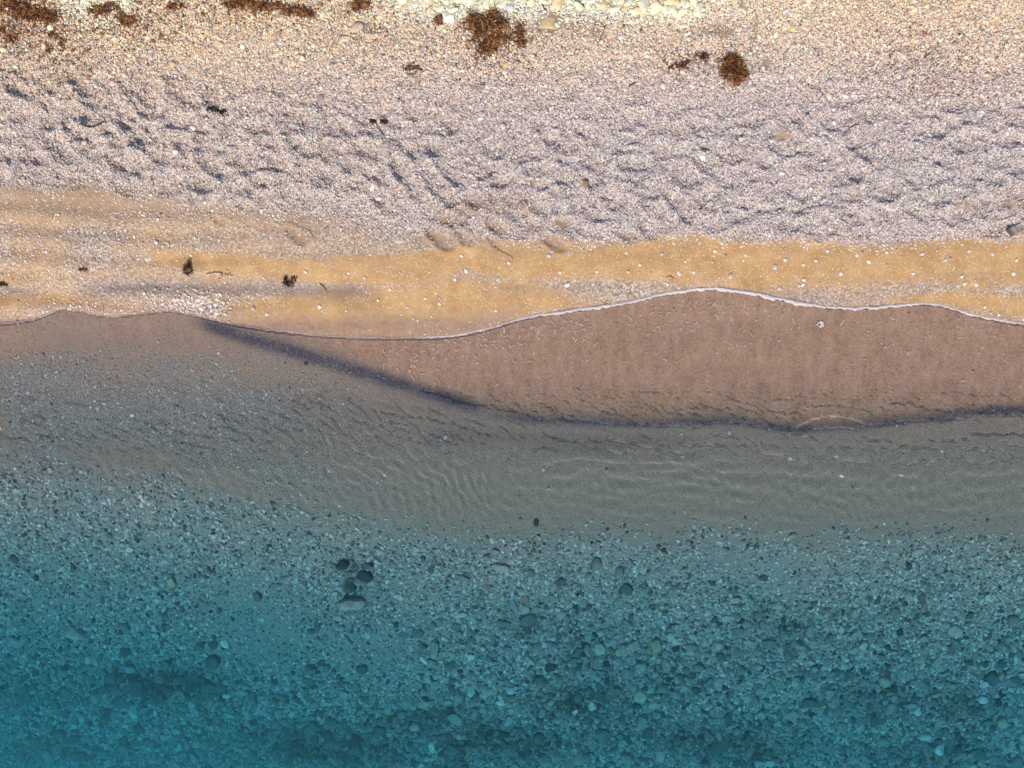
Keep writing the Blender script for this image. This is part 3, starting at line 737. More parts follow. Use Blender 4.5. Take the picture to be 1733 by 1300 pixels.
# traced from the photograph: px, py, width, height, angle, colour
SEA = [(594, 1024, 50, 24, 8, PINK), (591, 997, 20, 26, 20, OLIVE), (616, 977, 32, 25, -5, DARKG), (580, 957, 22, 17, -20, DARKG), (622, 958, 28, 13, 0, MIDG), (594, 972, 17, 14, 30, TAN),
       (571, 987, 11, 10, 0, LIGHT), (574, 996, 11, 10, 40, LIGHT), (566, 1005, 11, 9, 10, LIGHT), (639, 951, 16, 8, -15, LIGHT), (847, 960, 32, 17, -5, TAN), (782, 980, 28, 14, -8, GREY),
       (894, 1049, 30, 22, 20, OLIVE), (851, 1056, 28, 15, -5, OLIVE), (773, 1061, 18, 14, 0, OLIVE), (766, 1028, 10, 18, 10, LIGHT), (782, 1040, 21, 11, 5, LIGHT), (735, 1099, 19, 32, 5, MIDG),
       (718, 1119, 20, 9, -35, LIGHT), (730, 1058, 20, 20, 30, OLIVE), (707, 1072, 21, 19, 0, OLIVE), (681, 1078, 18, 16, 0, GREY), (612, 1134, 19, 19, 0, DARKG), (716, 1096, 17, 14, 0, OLIVE),
       (1010, 954, 18, 25, 0, GREY), (809, 923, 12, 18, 0, GREY), (839, 934, 13, 13, 0, MIDG), (1073, 1092, 19, 19, 40, TAN), (1083, 1177, 22, 25, -20, TAN), (1121, 1165, 31, 21, 0, GREY),
       (771, 1217, 34, 20, -25, TAN), (764, 1266, 30, 18, -10, DARKG), (702, 1231, 20, 18, 0, TAN), (820, 1200, 18, 17, 30, MIDG), (1021, 1241, 31, 29, 0, OLIVE), (931, 1187, 11, 11, 0, LIGHT),
       (889, 1014, 13, 16, 0, RED), (828, 994, 15, 11, 20, RED), (936, 1013, 20, 17, 0, GREY), (1000, 1009, 10, 9, 0, LIGHT), (860, 1097, 15, 11, 0, GREY), (797, 1111, 14, 13, 0, LIGHT), (761, 1130, 20, 20, 0, DARKG),
       (913, 1151, 32, 20, 0, DARKG), (1038, 1168, 26, 15, 0, OLIVE), (1085, 1220, 20, 20, 0, GREY), (865, 1269, 30, 20, 0, OLIVE), (698, 1265, 27, 16, 0, DARKG),
       (353, 1127, 26, 27, 30, DARKG), (353, 1097, 16, 17, 0, DARKG), (334, 1098, 13, 14, 0, DARKG), (120, 1077, 36, 24, -10, TAN), (216, 932, 15, 9, 0, LIGHT), (203, 924, 13, 11, 0, LIGHT), (315, 1009, 10, 8, 0, RED),
       (220, 1172, 22, 32, 0, DARKG), (176, 1156, 24, 22, 0, DARKG), (294, 1162, 27, 20, 0, DARKG), (258, 1160, 22, 20, 0, OLIVE), (270, 1134, 18, 18, 0, OLIVE), (345, 1172, 26, 20, 0, DARKG), (369, 1173, 24, 18, 10, DARKG),
       (370, 1151, 12, 14, 0, GREY), (190, 1200, 27, 22, 0, DARKG), (376, 1187, 16, 10, 0, LIGHT), (523, 1137, 24, 17, 10, OLIVE), (519, 1158, 21, 20, 0, DARKG), (466, 1187, 30, 11, -5, OLIVE), (29, 1192, 22, 20, -30, DARKG),
       (405, 1252, 20, 18, 0, DARKG), (135, 1127, 11, 15, -20, LIGHT), (40, 1176, 20, 14, 0, DARKG), (85, 1255, 22, 16, 0, DARKG), (110, 1264, 24, 16, 0, DARKG), (300, 1205, 20, 16, 0, OLIVE), (20, 1290, 22, 18, 0, DARKG), (120, 1292, 28, 18, 0, DARKG),
       (535, 1060, 11, 26, 0, DARKG), (524, 1072, 14, 12, 0, DARKG), (367, 1037, 10, 13, 0, DARKG), (432, 1012, 14, 22, 20, OLIVE), (465, 993, 20, 9, 5, OLIVE), (525, 909, 12, 12, 0, GREY), (359, 909, 12, 10, 0, LIGHT), (500, 984, 10, 12, 0, LIGHT),
       (558, 1262, 30, 18, 0, DARKG), (600, 1275, 26, 18, 0, DARKG), (640, 1240, 24, 18, 0, DARKG), (560, 1225, 20, 18, 0, OLIVE), (480, 1230, 22, 16, 0, OLIVE), (640, 1205, 24, 14, 0, GREY),
       (1214, 1260, 42, 23, 25, DARKG), (1368, 1186, 34, 17, -5, DARKG), (1143, 1084, 20, 13, -10, LIGHT), (1244, 1016, 20, 14, 10, TAN), (1316, 1027, 20, 16, 15, TAN), (1284, 1038, 24, 14, 15, OLIVE), (1232, 1046, 20, 14, 0, TAN),
       (1500, 966, 16, 12, -20, TAN), (1486, 1046, 30, 22, 10, MIDG), (1611, 1065, 28, 24, -20, MIDG), (1642, 1200, 18, 16, 0, DARKG), (1623, 1177, 20, 14, 0, DARKG), (1493, 1252, 30, 18, 0, GREY), (1559, 1241, 22, 16, 0, LIGHT),
       (1471, 1074, 16, 18, 0, GREY), (1263, 1179, 15, 18, 20, TAN), (1197, 1241, 21, 21, 0, OLIVE), (1213, 1241, 10, 20, 20, MIDG), (1299, 1290, 22, 18, 30, LIGHT), (1282, 1288, 18, 16, 0, MIDG), (1299, 1089, 27, 20, 10, OLIVE),
       (1168, 1092, 24, 14, 0, GREY), (1363, 1139, 19, 17, 0, OLIVE), (1396, 1122, 15, 15, 30, GREY), (1434, 1141, 20, 17, 20, OLIVE), (1658, 1181, 17, 15, 0, LIGHT), (1715, 1149, 22, 18, 0, OLIVE), (1724, 1140, 12, 13, 0, LIGHT),
       (1292, 978, 15, 12, 0, DARKG), (1206, 987, 11, 9, 0, DARKG), (1250, 1130, 18, 20, 0, OLIVE), (1280, 1160, 18, 14, 0, OLIVE), (1310, 1260, 20, 18, 0, OLIVE), (1340, 1205, 16, 12, 0, TAN), (1400, 1170, 15, 17, 0, MIDG), (1230, 1212, 12, 18, 10, TAN), (1530, 1105, 20, 16, 0, GREY),
       (178, 683, 9, 7, -20, LIGHT), (754, 740, 8, 8, 0, LIGHT), (1424, 805, 9, 7, 0, LIGHT), (1235, 732, 8, 8, 0, LIGHT), (1336, 776, 8, 8, 0, LIGHT), (1414, 772, 8, 7, 0, LIGHT), (1154, 772, 8, 8, 0, LIGHT), (1678, 777, 9, 8, 0, MIDG), (920, 795, 7, 9, 0, LIGHT), (1525, 804, 8, 6, 0, LIGHT), (225, 703, 8, 8, 0, LIGHT), (30, 604, 9, 6, 30, LIGHT)]
PLACED = [(a, b, max(w, h)) for a, b, w, h, *_ in SEA]
LM = [(594, 1024, 'the large pinkish boulder'), (1214, 1260, 'the large dark rock near the bottom edge'), (771, 1217, 'the pointed tan rock'), (353, 1127, 'the round dark rock'), (1486, 1046, 'the big pale flat stone'),
      (847, 960, 'the tan stone by the cobble edge'), (1368, 1186, 'the long dark slab'), (735, 1099, 'the upright oval stone'), (220, 1172, 'the tall dark rock at lower left'), (120, 1077, 'the tan rock at far left'), (1021, 1241, 'the broad olive rock'), (1611, 1065, 'the squarish grey stone at right')]
def place_words(px, py):
    best = min(LM, key=lambda l: math.hypot(l[0] - px, l[1] - py)); dd = math.hypot(best[0] - px, best[1] - py)
    if 3 < dd < 75:
        dx, dy = px - best[0], py - best[1]
        d_ = ('right of ' if dx > 0 else 'left of ') if abs(dx) > abs(dy) else ('below ' if dy > 0 else 'above ')
        return 'just ' + d_ + best[2]
    col = ['far left', 'left', 'left of centre', 'centre', 'right of centre', 'right', 'far right'][min(6, int(px / 1733 * 7))]
    row = 'in clear shallows' if py < 880 else 'at upper cobble edge' if py < 990 else 'in upper cobble bed' if py < 1080 else 'in mid cobble bed' if py < 1170 else 'in lower cobble bed' if py < 1240 else 'at the bottom edge'
    return row + ', ' + col
SPECIAL = {(594, 1024): 'large pinkish grey boulder with a pointed left end and dark shadow on the seabed', (1214, 1260): 'large dark pointed rock under deep teal water near the bottom edge',
           (771, 1217): 'pointed tan rock among darker cobbles at bottom centre', (353, 1127): 'round dark rock standing alone beside bare gravel at left', (1486, 1046): 'big pale flat stone in the cobble bed right of centre',
           (847, 960): 'tan stone with dark shadow near the upper edge of the cobbles', (1368, 1186): 'long dark slab lying level in the lower right cobbles', (735, 1099): 'upright oval grey stone left of centre in the cobble bed',
           (220, 1172): 'tall dark rock in the row of dark rocks at lower left', (120, 1077): 'tan rock half hidden by blue water at the far left', (1021, 1241): 'broad olive rock near the bottom right of centre', (1611, 1065): 'squarish grey stone lying in the right of the cobble bed'}
cand = []
tries = 0
while len(cand) < 160 and tries < 20000:
    tries += 1
    px = rng.uniform(5, 1728); py = rng.uniform(930, 1296)
    x, y = W(px, py)
    xa, ya = np.array([x]), np.array([y])
    if rng.uniform() > float((bed(xa, ya) ** 3 * big(xa, ya))[0]) * .95 + .03: continue
    w = rng.uniform(14, 24)
    if any(math.hypot(px - a, py - b) < .5 * (w + ww) for a, b, ww in PLACED): continue
    PLACED.append((px, py, w)); cand.append((px, py, w, w * rng.uniform(.6, 1), rng.uniform(0, 180), [DARKG, GREY, MIDG, LIGHT, TAN, OLIVE][rng.choice(6, p=[.22, .2, .16, .1, .14, .18])]))
seen = {}
for i, (px, py, w, h, an, col) in enumerate(SEA + cand):
    mesh = STONE_MESH_A[i % 14] if (i % 4 or i < 12) else STONE_MESH_R[i % 8]
    c2 = tuple(float(c * v) for c, v in zip(col, np.exp(rng.normal(0, .03, 3) + rng.normal(0, .12))))
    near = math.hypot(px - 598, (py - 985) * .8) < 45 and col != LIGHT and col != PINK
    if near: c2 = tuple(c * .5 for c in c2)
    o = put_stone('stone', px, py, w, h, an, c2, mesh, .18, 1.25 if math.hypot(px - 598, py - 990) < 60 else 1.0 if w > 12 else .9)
    if (px, py) in SPECIAL: lab = SPECIAL[(px, py)]
    else:
        sh = 'long' if max(w, h) / min(w, h) > 1.55 else 'rounded' if mesh in STONE_MESH_R else 'blocky'
        sz = 'large' if max(w, h) > 26 else 'medium' if max(w, h) > 15 else 'small'
        lab = f'{sz} {CNAME[col]} {sh} stone {place_words(px, py)}'
    REG.append((o, px, lab)); tag(o, lab, 'stone', 'stones on the seabed')

# big stones lying on the dry beach
BEACH = [(605, 46, 25, 17, 25, (.60, .47, .33), 'R', 'smooth oval tan stone on the dry shingle near the top edge'),
         (585, 66, 20, 10, 5, (.74, .62, .40), 'A', 'flat yellowish stone just below left of the smooth oval tan stone'),
         (626, 60, 18, 13, -10, (.62, .47, .30), 'A', 'ochre stone just right below the smooth oval tan stone'),
         (928, 40, 34, 26, -5, (.58, .43, .24), 'F', 'broad flat ochre slab right of the big seaweed clump'),
         (855, 107, 13, 13, 30, (.58, .42, .18), 'A', 'small golden yellow stone below the big seaweed clump'),
         (988, 311, 15, 13, 0, (.34, .22, .10), 'R', 'round ochre brown stone among footprints in the middle of the beach'),
         (1262, 98, 20, 9, 18, (.74, .66, .54), 'A', 'pale wedge-shaped stone touching the compact seaweed ball'),
         (1275, 149, 11, 7, 15, (.80, .78, .72), 'R', 'white oval pebble right below the compact seaweed ball'),
         (1565, 55, 8, 7, 0, (.42, .14, .05), 'A', 'small rust-red chip on the pale shingle at upper right'),
         (830, 54, 13, 9, 10, (.62, .55, .45), 'A', 'pale stone nested in the middle of the big seaweed clump'),
         (840, 25, 16, 16, 0, (.60, .48, .36), 'A', 'pinkish tan stone at the top of the big seaweed clump'),
         (777, 202, 9, 7, 0, (.55, .30, .20), 'R', 'small reddish stone on the dry shingle at mid beach'),
         (860, 11, 22, 14, 0, (.62, .62, .64), 'A', 'light grey stone above the big seaweed clump'),
         (297, 121, 10, 7, 0, (.70, .55, .46), 'R', 'small pinkish pebble on the shingle at upper left'),
         (905, 70, 8, 9, 0, (.74, .66, .56), 'R', 'cream pebble just right of the small seaweed clump'),
         (895, 346, 7, 9, 20, (.82, .80, .76), 'R', 'white upright pebble above the footprints at mid beach'),
         (956, 106, 14, 9, 0, (.66, .56, .34), 'R', 'yellowish pebble on shingle below the ochre slab'),
         (1190, 128, 9, 8, 0, (.72, .60, .50), 'R', 'pinkish cream pebble left of the compact seaweed ball'),
         (1052, 63, 12, 9, 0, (.84, .82, .78), 'A', 'bright white angular pebble below the pale rocks at top'),
         (1330, 18, 16, 8, 40, (.84, .81, .74), 'A', 'bright white elongated stone near the top edge right of centre')]
for i, (px, py, w, h, an, col, kd, lab) in enumerate(BEACH):
    o = put_stone('beach_stone', px, py, w, h, an, col, (STONE_MESH_R if kd == 'R' else STONE_MESH_A)[(i * 3) % 8], .28, .28 if kd == 'F' else .75)
    tag(o, lab, 'stone', 'larger stones on the dry beach')

# pale, glow-brightened rocks along the top edge
CREAM = (.95, .88, .66)  # cream rock colour, raised to carry the bright glow of the top edge
tops = []
for (x0, x1, yb, nn) in [(672, 770, 44, 32), (770, 850, 14, 16), (930, 1030, 20, 20), (1030, 1185, 28, 38), (96, 215, 14, 20), (215, 262, 4, 4), (860, 930, 12, 9)]:
    for k_ in range(nn):
        for _ in range(40):
            px = rng.uniform(x0, x1); t = (px - x0) / (x1 - x0)
            py = rng.uniform(-14, yb - 8 if (x0, x1) != (672, 770) else -2 + 40 * t)
            w = rng.uniform(15, 30) if rng.uniform() < .6 else rng.uniform(9, 15)
            if all(math.hypot(px - a, py - b) > .30 * (w + c) for a, b, c in tops): break
        tops.append((px, py, w))
for i, (px, py, w) in enumerate(sorted(tops, key=lambda t: t[1])):
    f = rng.uniform(.78, 1.04)
    col = (min(.93, CREAM[0] * f), min(.9, CREAM[1] * f), CREAM[2] * f * rng.uniform(.85, 1.08))
    if i % 5 == 2: col = (.80, .62, .36)
    o = put_stone('pale_rock', px, py, w, w * rng.uniform(.55, .95), rng.uniform(0, 180), col, STONE_MESH_B[i % 12], .16, .9)
    if 1:
        zone_ = 'in the top left notch' if px < 330 else 'left of the big seaweed clump' if px < 780 else 'behind the big seaweed clump' if px < 900 else 'above the ochre slab' if px < 1000 else 'in the pale row above the curved twig' if px < 1090 else 'in the pale row right of the curved twig' if px < 1140 else 'at the right end of the pale row'
        lab = f'{"large" if w > 31 else "medium" if w > 24 else "small"} {"ochre" if i % 5 == 2 else "cream-white"} rock {zone_}'
    REG.append((o, px, lab)); tag(o, lab, 'rock', 'pale rocks along the top of the beach')

# white pebbles that stand alone on the golden sand
SANDP = [(1236, 467, 9), (1174, 461, 6), (1150, 464, 6), (1148, 461, 5), (1311, 452, 9), (1328, 440, 7), (1359, 448, 6), (1360, 474, 7), (1352, 483, 6), (1358, 482, 7), (1423, 463, 7), (1470, 443, 8), (1319, 488, 7), (1545, 463, 6), (1627, 468, 6), (1632, 480, 7), (1620, 483, 6), (1652, 482, 7),
         (1715, 463, 7), (1666, 520, 6), (1676, 530, 6), (1690, 533, 5), (1380, 441, 6), (1500, 427, 6), (929, 433, 8), (861, 445, 6), (789, 459, 7), (788, 456, 5), (843, 473, 7), (770, 473, 6), (960, 482, 9), (948, 461, 6), (1063, 460, 6), (1083, 448, 6), (1010, 460, 5), (744, 514, 6), (617, 470, 6), (590, 462, 5), (781, 433, 6),
         (517, 460, 6), (429, 522, 7), (452, 532, 6), (541, 519, 7), (250, 439, 8), (348, 503, 7), (372, 498, 7), (265, 410, 7), (340, 522, 7), (352, 528, 8), (365, 515, 7), (368, 530, 7), (330, 515, 6), (318, 526, 7), (342, 512, 7), (378, 512, 6), (356, 518, 6), (310, 520, 6),
         (1400, 425, 6), (1450, 432, 6), (1680, 430, 6), (1600, 440, 7), (1640, 425, 6), (1720, 440, 6), (1560, 430, 6), (1120, 430, 6), (1060, 428, 5), (1210, 425, 6), (1262, 432, 5), (690, 520, 5), (720, 505, 5), (640, 508, 5), (660, 490, 5)]
for i, (px, py, w) in enumerate(SANDP):
    col = (.80, .77, .71) if i % 4 else (.60, .57, .55)
    o = put_stone('pebble', px, py, w * 1.1, w * .9, rng.uniform(0, 180), col, STONE_MESH_R[i % 8], .16, .95)
    where = 'by the tip of the dark wave front' if (300 < px < 385 and py > 495) else 'left of the seaweed tufts' if px < 330 else 'between the seaweed tufts and mid frame' if px < 700 else 'on the gold sand left of the foam crest' if px < 1000 else 'on the gold sand above the foam crest' if px < 1300 else 'on the gold sand right of the foam crest' if px < 1560 else 'on the gold sand at far right'
    lab = f'{"larger" if w > 7 else "middling" if w > 5 else "tiny"} {"white" if i % 4 else "grey"} pebble {where}'
    REG.append((o, px, lab)); tag(o, lab, 'pebble', 'single pebbles on the sand strip')

# ------------------------------------------------------------------ foam
def wat(x, y):
    i = np.clip(np.searchsorted(WX, x), 0, len(WX) - 1); j = np.clip(np.searchsorted(WY, y), 0, len(WY) - 1)
    return Wz[j, i]
MF = simple_mat('foam', [(.3, (.44, .37, .35)), (.7, (.66, .58, .56))], 90, .6, bumpd=.004)
# the lip of foam along the swash line
fv, ff, o_ = [], [], 0
for (pa, pb, n_s) in ((-40, 720, 900), (700, 1760, 1500)):
    fx0, fx1 = W(pa, 550)[0], W(pb, 552)[0]
    ts = np.linspace(fx0, fx1, n_s)
    fy = FOAM(ts) + .006 * fbm(ts, ts * 0, 9, 3, 601)
    gx = np.gradient(ts); gy = np.gradient(fy); ln = np.hypot(gx, gy); nxv, nyv = -gy / ln, gx / ln
    pxs = 866.5 + ts / S
    wd = .72 * np.interp(pxs, [-80, 90, 130, 200, 300, 335, 420, 640, 690, 860, 930, 1090, 1200, 1330, 1400, 1500, 1560, 1680, 1733], [.010, .016, .012, .010, .014, .014, .016, .016, .012, .016, .030, .042, .050, .052, .044, .030, .026, .020, .012]) * np.clip(1 + .9 * fbm(ts, ts * 0 + 3, 8, 4, 603), .25, 2)
    inner_j = .012 * fbm(ts, ts * 0 + 7, 30, 3, 605)
    rows = []
    cs = [(0.012, -.010), (0.004, .008), (-.25, .013), (-.6, .011), (-.88, .006), (-1.0, -.012)]
    for (u, hz) in cs:
        off_ = np.where(u > 0, u, u * np.maximum(wd + inner_j * (abs(u) > .5), .006))
        xx = ts + nxv * off_; yy = fy + nyv * off_
        rows.append(np.stack([xx, yy, np.maximum(zat(xx, yy), wat(xx, yy)) * 1.0 + hz * np.clip(wd / .035, .45, 1)], -1))
    V = np.stack(rows, 1).reshape(-1, 3); nc = len(cs)
    ii = np.arange(len(ts) * nc).reshape(len(ts), nc)
    F = np.stack([ii[:-1, :-1], ii[1:, :-1], ii[1:, 1:], ii[:-1, 1:]], -1).reshape(-1, 4)
    fv.append(V); ff.append(F + o_); o_ += len(V)
tag(link('foam_line', mesh_np('foam_line', fv[1], ff[1] - len(fv[0])), MF), 'thin pinkish white line of foam along the swash edge on the sand', 'foam', kind='stuff')
LEFT_LIP = (fv[0], ff[0])

def tube_np(pts_, rad, sides=5, squash=1.0):
    P_ = np.asarray(pts_, float); n = len(P_)
    T_ = np.gradient(P_, axis=0); T_ /= np.linalg.norm(T_, axis=1)[:, None] + 1e-9
    up = np.tile(np.array([0, 0, 1.0]), (n, 1)); B_ = np.cross(T_, up); B_ /= np.linalg.norm(B_, axis=1)[:, None] + 1e-6
    U_ = np.cross(B_, T_)
    a = np.linspace(0, 2 * math.pi, sides, endpoint=False)
    r = np.broadcast_to(np.asarray(rad, float), (n,))
    V = P_[:, None] + r[:, None, None] * (np.cos(a)[None, :, None] * B_[:, None] + squash * np.sin(a)[None, :, None] * U_[:, None])
    i = np.arange(n * sides).reshape(n, sides); j = np.roll(i, -1, 1)
    F = np.stack([i[:-1], j[:-1], j[1:], i[1:]], -1).reshape(-1, 4)
    return V.reshape(-1, 3), F
# bubbles and shreds of foam drifting on the swash sheet
fv, ff, o_ = [], [], 0
for k_ in range(620):
    if k_ % 5 > 2: continue
    if k_ < 300:
        px = rng.uniform(640, 1010); base = 866.5; py = np.interp(px, [640, 760, 860, 1010], [575, 572, 552, 530]) + abs(rng.normal(0, 34)) + 4
    elif k_ < 470:
        px = rng.uniform(1060, 1350); py = 505 + abs(rng.normal(0, 40)) + 8
    elif k_ < 530:
        px = rng.uniform(660, 860); py = rng.uniform(545, 566) - (px - 660) * .05
    else:
        px = rng.uniform(1350, 1720); py = 530 + abs(rng.normal(0, 40)) + 8
    x, y = W(px, py)
    if k_ < 470 or k_ >= 530:
        if y > FOAM(x) - .04: continue
    L = rng.uniform(.012, .06) if rng.uniform() < .8 else rng.uniform(.05, .11)
    th_ = rng.choice([.2, 1.2, 2.3]) + rng.normal(0, .5); cv_ = rng.normal(0, 38)
    n = 8; q = [(x, y)]; a = th_
    for _ in range(n - 1):
        a += cv_ * L / n; q.append((q[-1][0] + math.cos(a) * L / n, q[-1][1] + math.sin(a) * L / n))
    q = np.array(q); zz = np.maximum(wat(q[:, 0], q[:, 1]), zat(q[:, 0], q[:, 1])) + .0002
    r = rng.uniform(.003, .008) * np.sin(np.linspace(.35, math.pi - .35, n))
    tq = np.gradient(q, axis=0); tq /= np.linalg.norm(tq, axis=1)[:, None] + 1e-9; nq = np.column_stack([-tq[:, 1], tq[:, 0]])
    r = r * rng.uniform(.75, 1.25, n)
    zz = zz + .0008
    v = np.stack([np.column_stack([q + nq * r[:, None], zz]), np.column_stack([q, zz + .0012]), np.column_stack([q - nq * r[:, None], zz])], 1).reshape(-1, 3)
    gi_ = np.arange(n * 3).reshape(n, 3); f = np.concatenate([np.stack([gi_[:-1, c], gi_[1:, c], gi_[1:, c + 1], gi_[:-1, c + 1]], -1) for c in (0, 1)])
    fv.append(v); ff.append(f + o_); o_ += len(v)
MFL = simple_mat('foam_shreds', [(.3, (.44, .32, .26)), (.7, (.58, .45, .39))], 80, .6)
_nt = MFL.node_tree; _o = next(n_ for n_ in _nt.nodes if n_.type == 'OUTPUT_MATERIAL'); _b = next(n_ for n_ in _nt.nodes if n_.type == 'BSDF_PRINCIPLED')
_t = _nt.nodes.new('ShaderNodeBsdfTransparent'); _m = _nt.nodes.new('ShaderNodeMixShader'); _m.inputs[0].default_value = .62
_nt.links.new(_t.outputs[0], _m.inputs[1]); _nt.links.new(_b.outputs[0], _m.inputs[2]); _nt.links.new(_m.outputs[0], _o.inputs[0])
tag(link('foam_shreds', mesh_np('foam_shreds', np.vstack(fv), np.vstack(ff)), MFL), 'small pinkish shreds and bubbles of foam on the shallow swash', 'foam', kind='stuff')
tag(link('foam_line', mesh_np('foam_line', *LEFT_LIP), MFL), 'faint pinkish lip of foam along the waterline on the left half', 'foam', kind='stuff')
# a round raft of bubbles
bx, by = W(1388, 549)
fv, ff, o_ = [], [], 0
for k_ in range(26):
    a = rng.uniform(0, 6.28); r = .034 * math.sqrt(rng.uniform()); rad = rng.uniform(.007, .012)
    v = ICO2[0] * np.array([rad, rad, rad * .6]) + np.array([bx + r * math.cos(a), by + r * math.sin(a), float(wat(bx, by)) + .003])
    fv.append(v); ff.append(ICO2[1] + o_); o_ += len(v)
tag(link('foam_patch', mesh_np('foam_patch', np.vstack(fv), np.vstack(ff)), MF), 'round pale foam patch floating below the foam line at right', 'foam')

# ------------------------------------------------------------------ seaweed and twigs
MW = simple_mat('dry_seaweed', [(.3, (.8, .8, .8)), (.7, (1.15, 1.1, 1.0))], 60, .8, True, .002)
def weed(name, blobs, nst, length, lift, label, cat='seaweed', cols=((.05, .016, .009), (.13, .042, .014), (.30, .12, .035), (.48, .25, .10)), w=(.27, .28, .25, .20), rad=(.0018, .0042), group='clumps of dry seaweed'):
    """blobs: (px, py, rx, ry, weight) in photograph pixels"""
    fv, ff, fc, o_ = [], [], [], 0
    wt = np.array([b[4] for b in blobs], float); wt /= wt.sum()
    c0 = W(blobs[0][0], blobs[0][1])
    for _ in range(nst):
        b = blobs[rng.choice(len(blobs), p=wt)]
        a = rng.uniform(0, 6.28); r = math.sqrt(rng.uniform())
        x, y = W(b[0] + b[2] * r * math.cos(a), b[1] + b[3] * r * math.sin(a))
        hmax = lift * max(0.05, 1 - r ** 2)
        h = rng.uniform(.05, 1) * hmax
        L = rng.uniform(.5, 1.2) * length; n = 7; th_ = rng.uniform(0, 6.28); cv_ = rng.normal(0, 1.2 / n * 2)
        q = []
        for k_ in range(n):
            q.append((x, y, h + .006 + .25 * hmax * math.sin(k_ / (n - 1) * math.pi) * rng.uniform(.4, 1)))
            th_ += cv_ + rng.normal(0, .35); x += math.cos(th_) * L / n; y += math.sin(th_) * L / n
        q = np.array(q); q[:, 2] += zat(q[:, 0], q[:, 1])
        v, f = tube_np(q, rng.uniform(*rad) * np.linspace(1, .45, n), 3)
        col = np.array(cols[rng.choice(len(cols), p=w)]) * rng.uniform(.7, 1.3)
        fv.append(v); ff.append(f + o_); fc.append(np.tile(col, (len(v), 1))); o_ += len(v)
    V = np.vstack(fv); org = np.array([c0[0], c0[1], float(zat(*c0))])
    me = mesh_np(name, V - org, np.vstack(ff)); set_col(me, 'fibre', np.vstack(fc))
    o = link(name, me, MW); o.location = org
    tag(o, label, cat, group); return o

weed('seaweed_clump', [(826, 58, 24, 28, 5), (812, 42, 20, 14, 3), (836, 24, 10, 10, 1.2), (800, 32, 12, 10, 1), (828, 80, 14, 10, 1.6), (848, 40, 10, 10, 1), (850, 66, 12, 8, .6), (826, 56, 42, 46, .55), (790, 44, 14, 8, .3), (862, 58, 16, 8, .3)], 900, .12, .045, 'big shaggy dark brown seaweed clump on the shingle at top centre')
weed('seaweed_clump', [(880, 60, 9, 18, 3), (878, 44, 7, 9, 1), (884, 74, 9, 6, 1)], 260, .06, .03, 'small loose brown seaweed clump right of the big shaggy one')
weed('seaweed_clump', [(1241, 120, 21, 20, 6), (1236, 104, 16, 7, 1.5), (1248, 132, 13, 9, 1.5), (1240, 118, 32, 30, .35)], 650, .11, .055, 'compact ball of tangled brown seaweed on the shingle at upper right')
weed('seaweed_wrack', [(410, 8, 30, 7, 3), (455, 12, 30, 6, 3), (500, 19, 26, 6, 3), (520, 24, 14, 5, 1)], 900, .07, .035, 'long thin line of dark seaweed wrack along the top edge left of centre')
weed('seaweed_wrack', [(55, 24, 34, 10, 4), (30, 12, 34, 10, 3), (86, 28, 14, 12, 1.5), (12, 4, 20, 8, 1)], 900, .07, .035, 'broad patch of orange-brown seaweed wrack in the top left corner')
weed('seaweed_wrack', [(170, 18, 20, 9, 3), (190, 12, 16, 9, 1)], 320, .06, .025, 'thin orange-brown seaweed patch right of the bright notch at top left')
weed('seaweed_wrack', [(218, 36, 14, 9, 3), (205, 28, 8, 8, 1)], 240, .06, .025, 'dark seaweed patch below right of the thin orange-brown one')
weed('seaweed_wrack', [(296, 11, 18, 5, 1)], 160, .05, .02, 'small seaweed streak at the top edge between two wrack patches')
weed('seaweed_wrack', [(612, 8, 18, 8, 3), (603, 16, 6, 5, 1)], 260, .06, .025, 'small brown seaweed patch at the top edge above the oval tan stone')
weed('seaweed_wrack', [(744, 33, 8, 10, 1)], 110, .05, .02, 'tiny brown seaweed tuft beneath the pale rocks left of the big clump')
weed('seaweed_wrack', [(12, 52, 22, 10, 2), (20, 66, 12, 6, 1)], 200, .06, .015, 'faint brown seaweed scraps at the left edge below the corner wrack')
weed('seaweed_wrack', [(108, 74, 5, 9, 1), (92, 62, 9, 4, 1), (84, 82, 8, 8, 1)], 150, .05, .015, 'scattered brown seaweed scraps below the top left corner wrack')
weed('seaweed_wrack', [(1148, 114, 18, 6, 2), (1190, 96, 8, 8, 1.2), (1164, 106, 10, 4, 1)], 170, .06, .02, 'reddish seaweed scraps left of the compact seaweed ball', cols=((.05, .015, .012), (.12, .03, .02), (.22, .07, .04)), w=(.4, .4, .2))
weed('seaweed_wrack', [(697, 116, 18, 9, 1)], 110, .05, .012, 'sparse reddish brown seaweed fibres on mid shingle left of centre', cols=((.06, .025, .02), (.14, .06, .04)), w=(.5, .5))
weed('seaweed_scrap', [(632, 205, 7, 4, 1), (650, 206, 6, 3, 1)], 110, .035, .03, 'two joined blackish seaweed lumps on the middle of the shingle', cols=((.015, .010, .012), (.04, .025, .02)), w=(.7, .3))
weed('seaweed_scrap', [(362, 187, 9, 5, 1), (378, 190, 6, 4, .6)], 110, .035, .025, 'blackish seaweed lump on shingle among footprints at left', cols=((.015, .010, .012), (.04, .025, .02)), w=(.7, .3))
weed('seaweed_tuft', [(319, 456, 7, 8, 3), (321, 447, 4, 6, 1)], 120, .045, .05, 'small dark seaweed tuft on gold sand left of the forked twig', cols=((.03, .010, .008), (.09, .025, .015)), w=(.6, .4), group='seaweed tufts on the sand')
weed('seaweed_tuft', [(489, 480, 9, 4, 3), (483, 474, 3, 6, 1), (497, 473, 4, 5, 1)], 120, .045, .05, 'small dark seaweed tuft on grey gravel right of the forked twig', cols=((.02, .010, .008), (.08, .03, .015)), w=(.65, .35), group='seaweed tufts on the sand')
